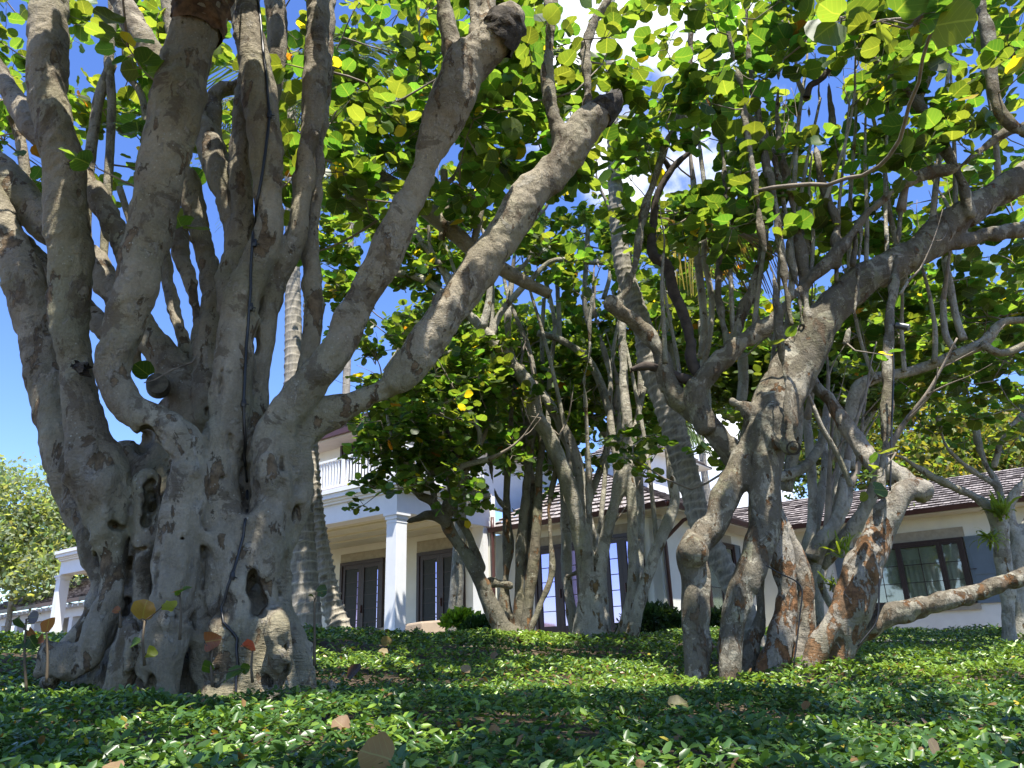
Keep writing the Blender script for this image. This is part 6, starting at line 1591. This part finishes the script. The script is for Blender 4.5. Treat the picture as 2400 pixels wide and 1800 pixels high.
def seedling(label, px, py_top, py_base, d, leaves, rs=3.0):
    base = P(px, py_base, d); top = P(px, py_top, d)
    t = empty('seedling', base, label, 'seedling', 'sea grape seedlings by the big trunk')
    C = catmull(np.array([[*base, rad_at(base, rs * 1.3)], [*((base + top) / 2 + rng.normal(0, 0.006, 3)), rad_at(base, rs)], [*top, rad_at(base, rs * .8)]]), 0.03)
    t_ = Tubes(); t_.add(C, 6); t_.build('stem', stemm, t)
    for (lx, ly, w, c, dx, dz) in leaves:
        p0 = P(lx, ly, d); ln = rad_at(p0, w)
        dirv = XR * dx + UR * dz; dirv = dirv / np.linalg.norm(dirv)
        nrm = -FWD * 0.6 + np.array([0, 0, 0.6]) + rng.normal(0, 0.35, 3)
        ln *= 0.88; q = p0 - dirv * ln * 0.5
        nrm = nrm + XR * rng.choice([-1, 1]) * rng.uniform(0.2, 0.9)
        k_ = np.argmin(np.linalg.norm(C[:, :3] - q, axis=1) + np.maximum(0, C[:, 2] - q[2]) * 0.8); j_ = C[k_, :3]
        if np.linalg.norm(j_ - q) > 0.004:
            md = (j_ + q) / 2 - np.array([0, 0, 0.006]); pt_ = Tubes(); r_p = rad_at(q, 1.5)
            pt_.add(catmull(np.array([[*j_, r_p], [*md, r_p], [*(q + dirv * ln * 0.07), r_p * 0.8]]), 0.02), 6); pt_.build('leaf_stalk', stemm, t)
        lf_ = leaves_mesh("leaf", ring_t, q[None], dirv[None], nrm[None], np.array([ln]), np.array([c]), m_leaf, t, warp=0.0); curl(lf_, dirv, nrm, ln)
gr, dg, og, br_, rd, yl, pu = (0.05, 0.10, 0.02), (0.03, 0.06, 0.02), (0.24, 0.15, 0.05), (0.20, 0.08, 0.05), (0.38, 0.07, 0.03), (0.24, 0.26, 0.04), (0.12, 0.11, 0.17)
seedling('seedling with green and mauve leaves at the left edge', 62, 1450, 1620, 4.3, [(47, 1457, 36, dg, -0.5, 0.8), (78, 1447, 30, pu, 1, 0.15), (72, 1482, 24, br_, 0.6, -0.5), (75, 1505, 36, dg, 0.5, -0.7), (45, 1515, 26, dg, -1, 0.0)], 3)
seedling('seedling with one coppery leaf left of the burl', 109, 1480, 1600, 4.3, [(112, 1466, 40, br_, 0.2, 1), (95, 1500, 22, br_, -0.6, -0.3)])
seedling('seedling with a tall amber leaf before the trunk base', 339, 1455, 1560, 4.15, [(338, 1428, 56, og, 0.25, 1), (318, 1508, 30, gr, -0.8, -0.4), (354, 1531, 30, yl, 1, -0.1), (393, 1422, 28, yl, 1, -0.3)])
seedling('seedling with a green and rusty top leaf', 421, 1395, 1500, 4.15, [(428, 1385, 40, gr, 0.8, 0.5), (414, 1387, 26, br_, -0.8, -0.1), (398, 1421, 34, yl, -1, 0.35)])
seedling('seedling with a red-brown leaf low on the trunk', 498, 1520, 1610, 4.12, [(496, 1502, 46, br_, 1, 0.15), (486, 1564, 34, gr, -1, 0.4), (548, 1582, 60, gr, 0.9, 0.5), (575, 1566, 26, gr, 1, 0)])
seedling('seedling with a bright orange-red leaf next to the cable', 592, 1525, 1600, 4.1, [(580, 1515, 40, rd, 1, -0.35)])
seedling('seedling with small dark leaves right of the trunk', 737, 1410, 1560, 4.6, [(755, 1385, 30, dg, 1, 0.2), (730, 1397, 16, dg, -1, 0.3)])
seedling('thin reddish shoot in the crevice of the trunk base', 282, 1440, 1470, 4.2, [(272, 1430, 20, br_, -1, 0.3)])
def ivy_top(x, y): return float(ground_h(x, y)) + 0.06
m_leaf_f = leaf_mat('fallen_leaf_surface', trans=0.15, rough=0.6)
for (px, py, w, c, lab, d) in (
    (884, 1770, 84, (0.42, 0.25, 0.06), 'large yellow fallen leaf lying on the ivy at the bottom', 2.3), (800, 1700, 44, (0.36, 0.20, 0.09), 'tan fallen leaf left of the large yellow one', 2.7),
    (1590, 1652, 46, (0.16, 0.14, 0.04), 'olive fallen leaf with red edge below the patchy tree', 3.6), (1158, 1712, 26, (0.46, 0.26, 0.12), 'small curled orange leaf near the bottom centre', 2.9),
    (1683, 1660, 26, (0.42, 0.24, 0.13), 'tan curled leaf beside the olive one', 3.6), (265, 1798, 44, (0.42, 0.27, 0.14), 'pale tan fallen leaf at the bottom left edge', 2.2),
    (898, 1530, 22, (0.48, 0.35, 0.16), 'cream fallen leaf in the sunny patch behind', 6.0), (986, 1562, 22, (0.30, 0.10, 0.05), 'reddish fallen leaf in the sunny patch', 5.4),
    (1092, 1568, 26, (0.50, 0.34, 0.18), 'bright tan leaf standing in the sunny patch', 5.2), (830, 1575, 42, (0.16, 0.07, 0.02), 'brown fallen leaf near the seedling right of the trunk', 5.0),
    (905, 1505, 26, (0.40, 0.26, 0.04), 'yellow fallen leaf on the shaded ivy near the palm', 7.0), (1160, 1540, 22, (0.4, 0.25, 0.14), 'small dull tan leaf up the slope before the porch tree', 7.5),
    (2190, 1755, 44, (0.34, 0.24, 0.14), 'tan fallen leaf at the bottom right', 2.6), (1890, 1655, 24, (0.35, 0.17, 0.05), 'rusty fallen leaf under the leaning orange trunk', 4.0), (1500, 1790, 20, (0.40, 0.24, 0.1), 'small tan leaf at the bottom edge right of centre', 2.2)):
    d = 1.7
    while d < 14:
        p = P(px, py, d)
        if p[2] < ground_h(p[0], p[1]) + 0.055: break
        d += 0.02
    ln = min(rad_at(p, w), 0.17)
    a = rng.uniform(0, 6.28)
    dirv = XR * math.cos(a) + UR * 0.55 * abs(math.sin(a)) + FWD * 0.2; nrm = -FWD * 0.40 + np.array([0, 0, 0.8]) + rng.normal(0, 0.25, 3)
    dirv = dirv / np.linalg.norm(dirv)
    o = leaves_mesh('fallen_leaf', ring_t, (p - dirv * ln * 0.5)[None], dirv[None], nrm[None], np.array([ln]), np.array([c]) * 0.5, m_leaf_f, warp=0.0)
    co_ = np.array([v.co for v in o.data.vertices]); c0 = co_.mean(0); rel = (co_ - c0) @ dirv; sd2 = np.cross(nrm, dirv); sd2 /= np.linalg.norm(sd2); rs_ = (co_ - c0) @ sd2
    nu = nrm / np.linalg.norm(nrm); cup = rng.uniform(0.2, 0.8); co_ = co_ + nu * ((rs_ / ln) ** 2 * cup * ln + np.sin(rel / ln * 9 + a) * 0.03 * ln + (rel / ln) ** 3 * ln * rng.uniform(-0.4, 0.4))[:, None]
    o.data.vertices.foreach_set('co', co_.astype(np.float32).ravel())
    tag(o, lab, 'leaf', 'fallen leaves lying on the ivy')
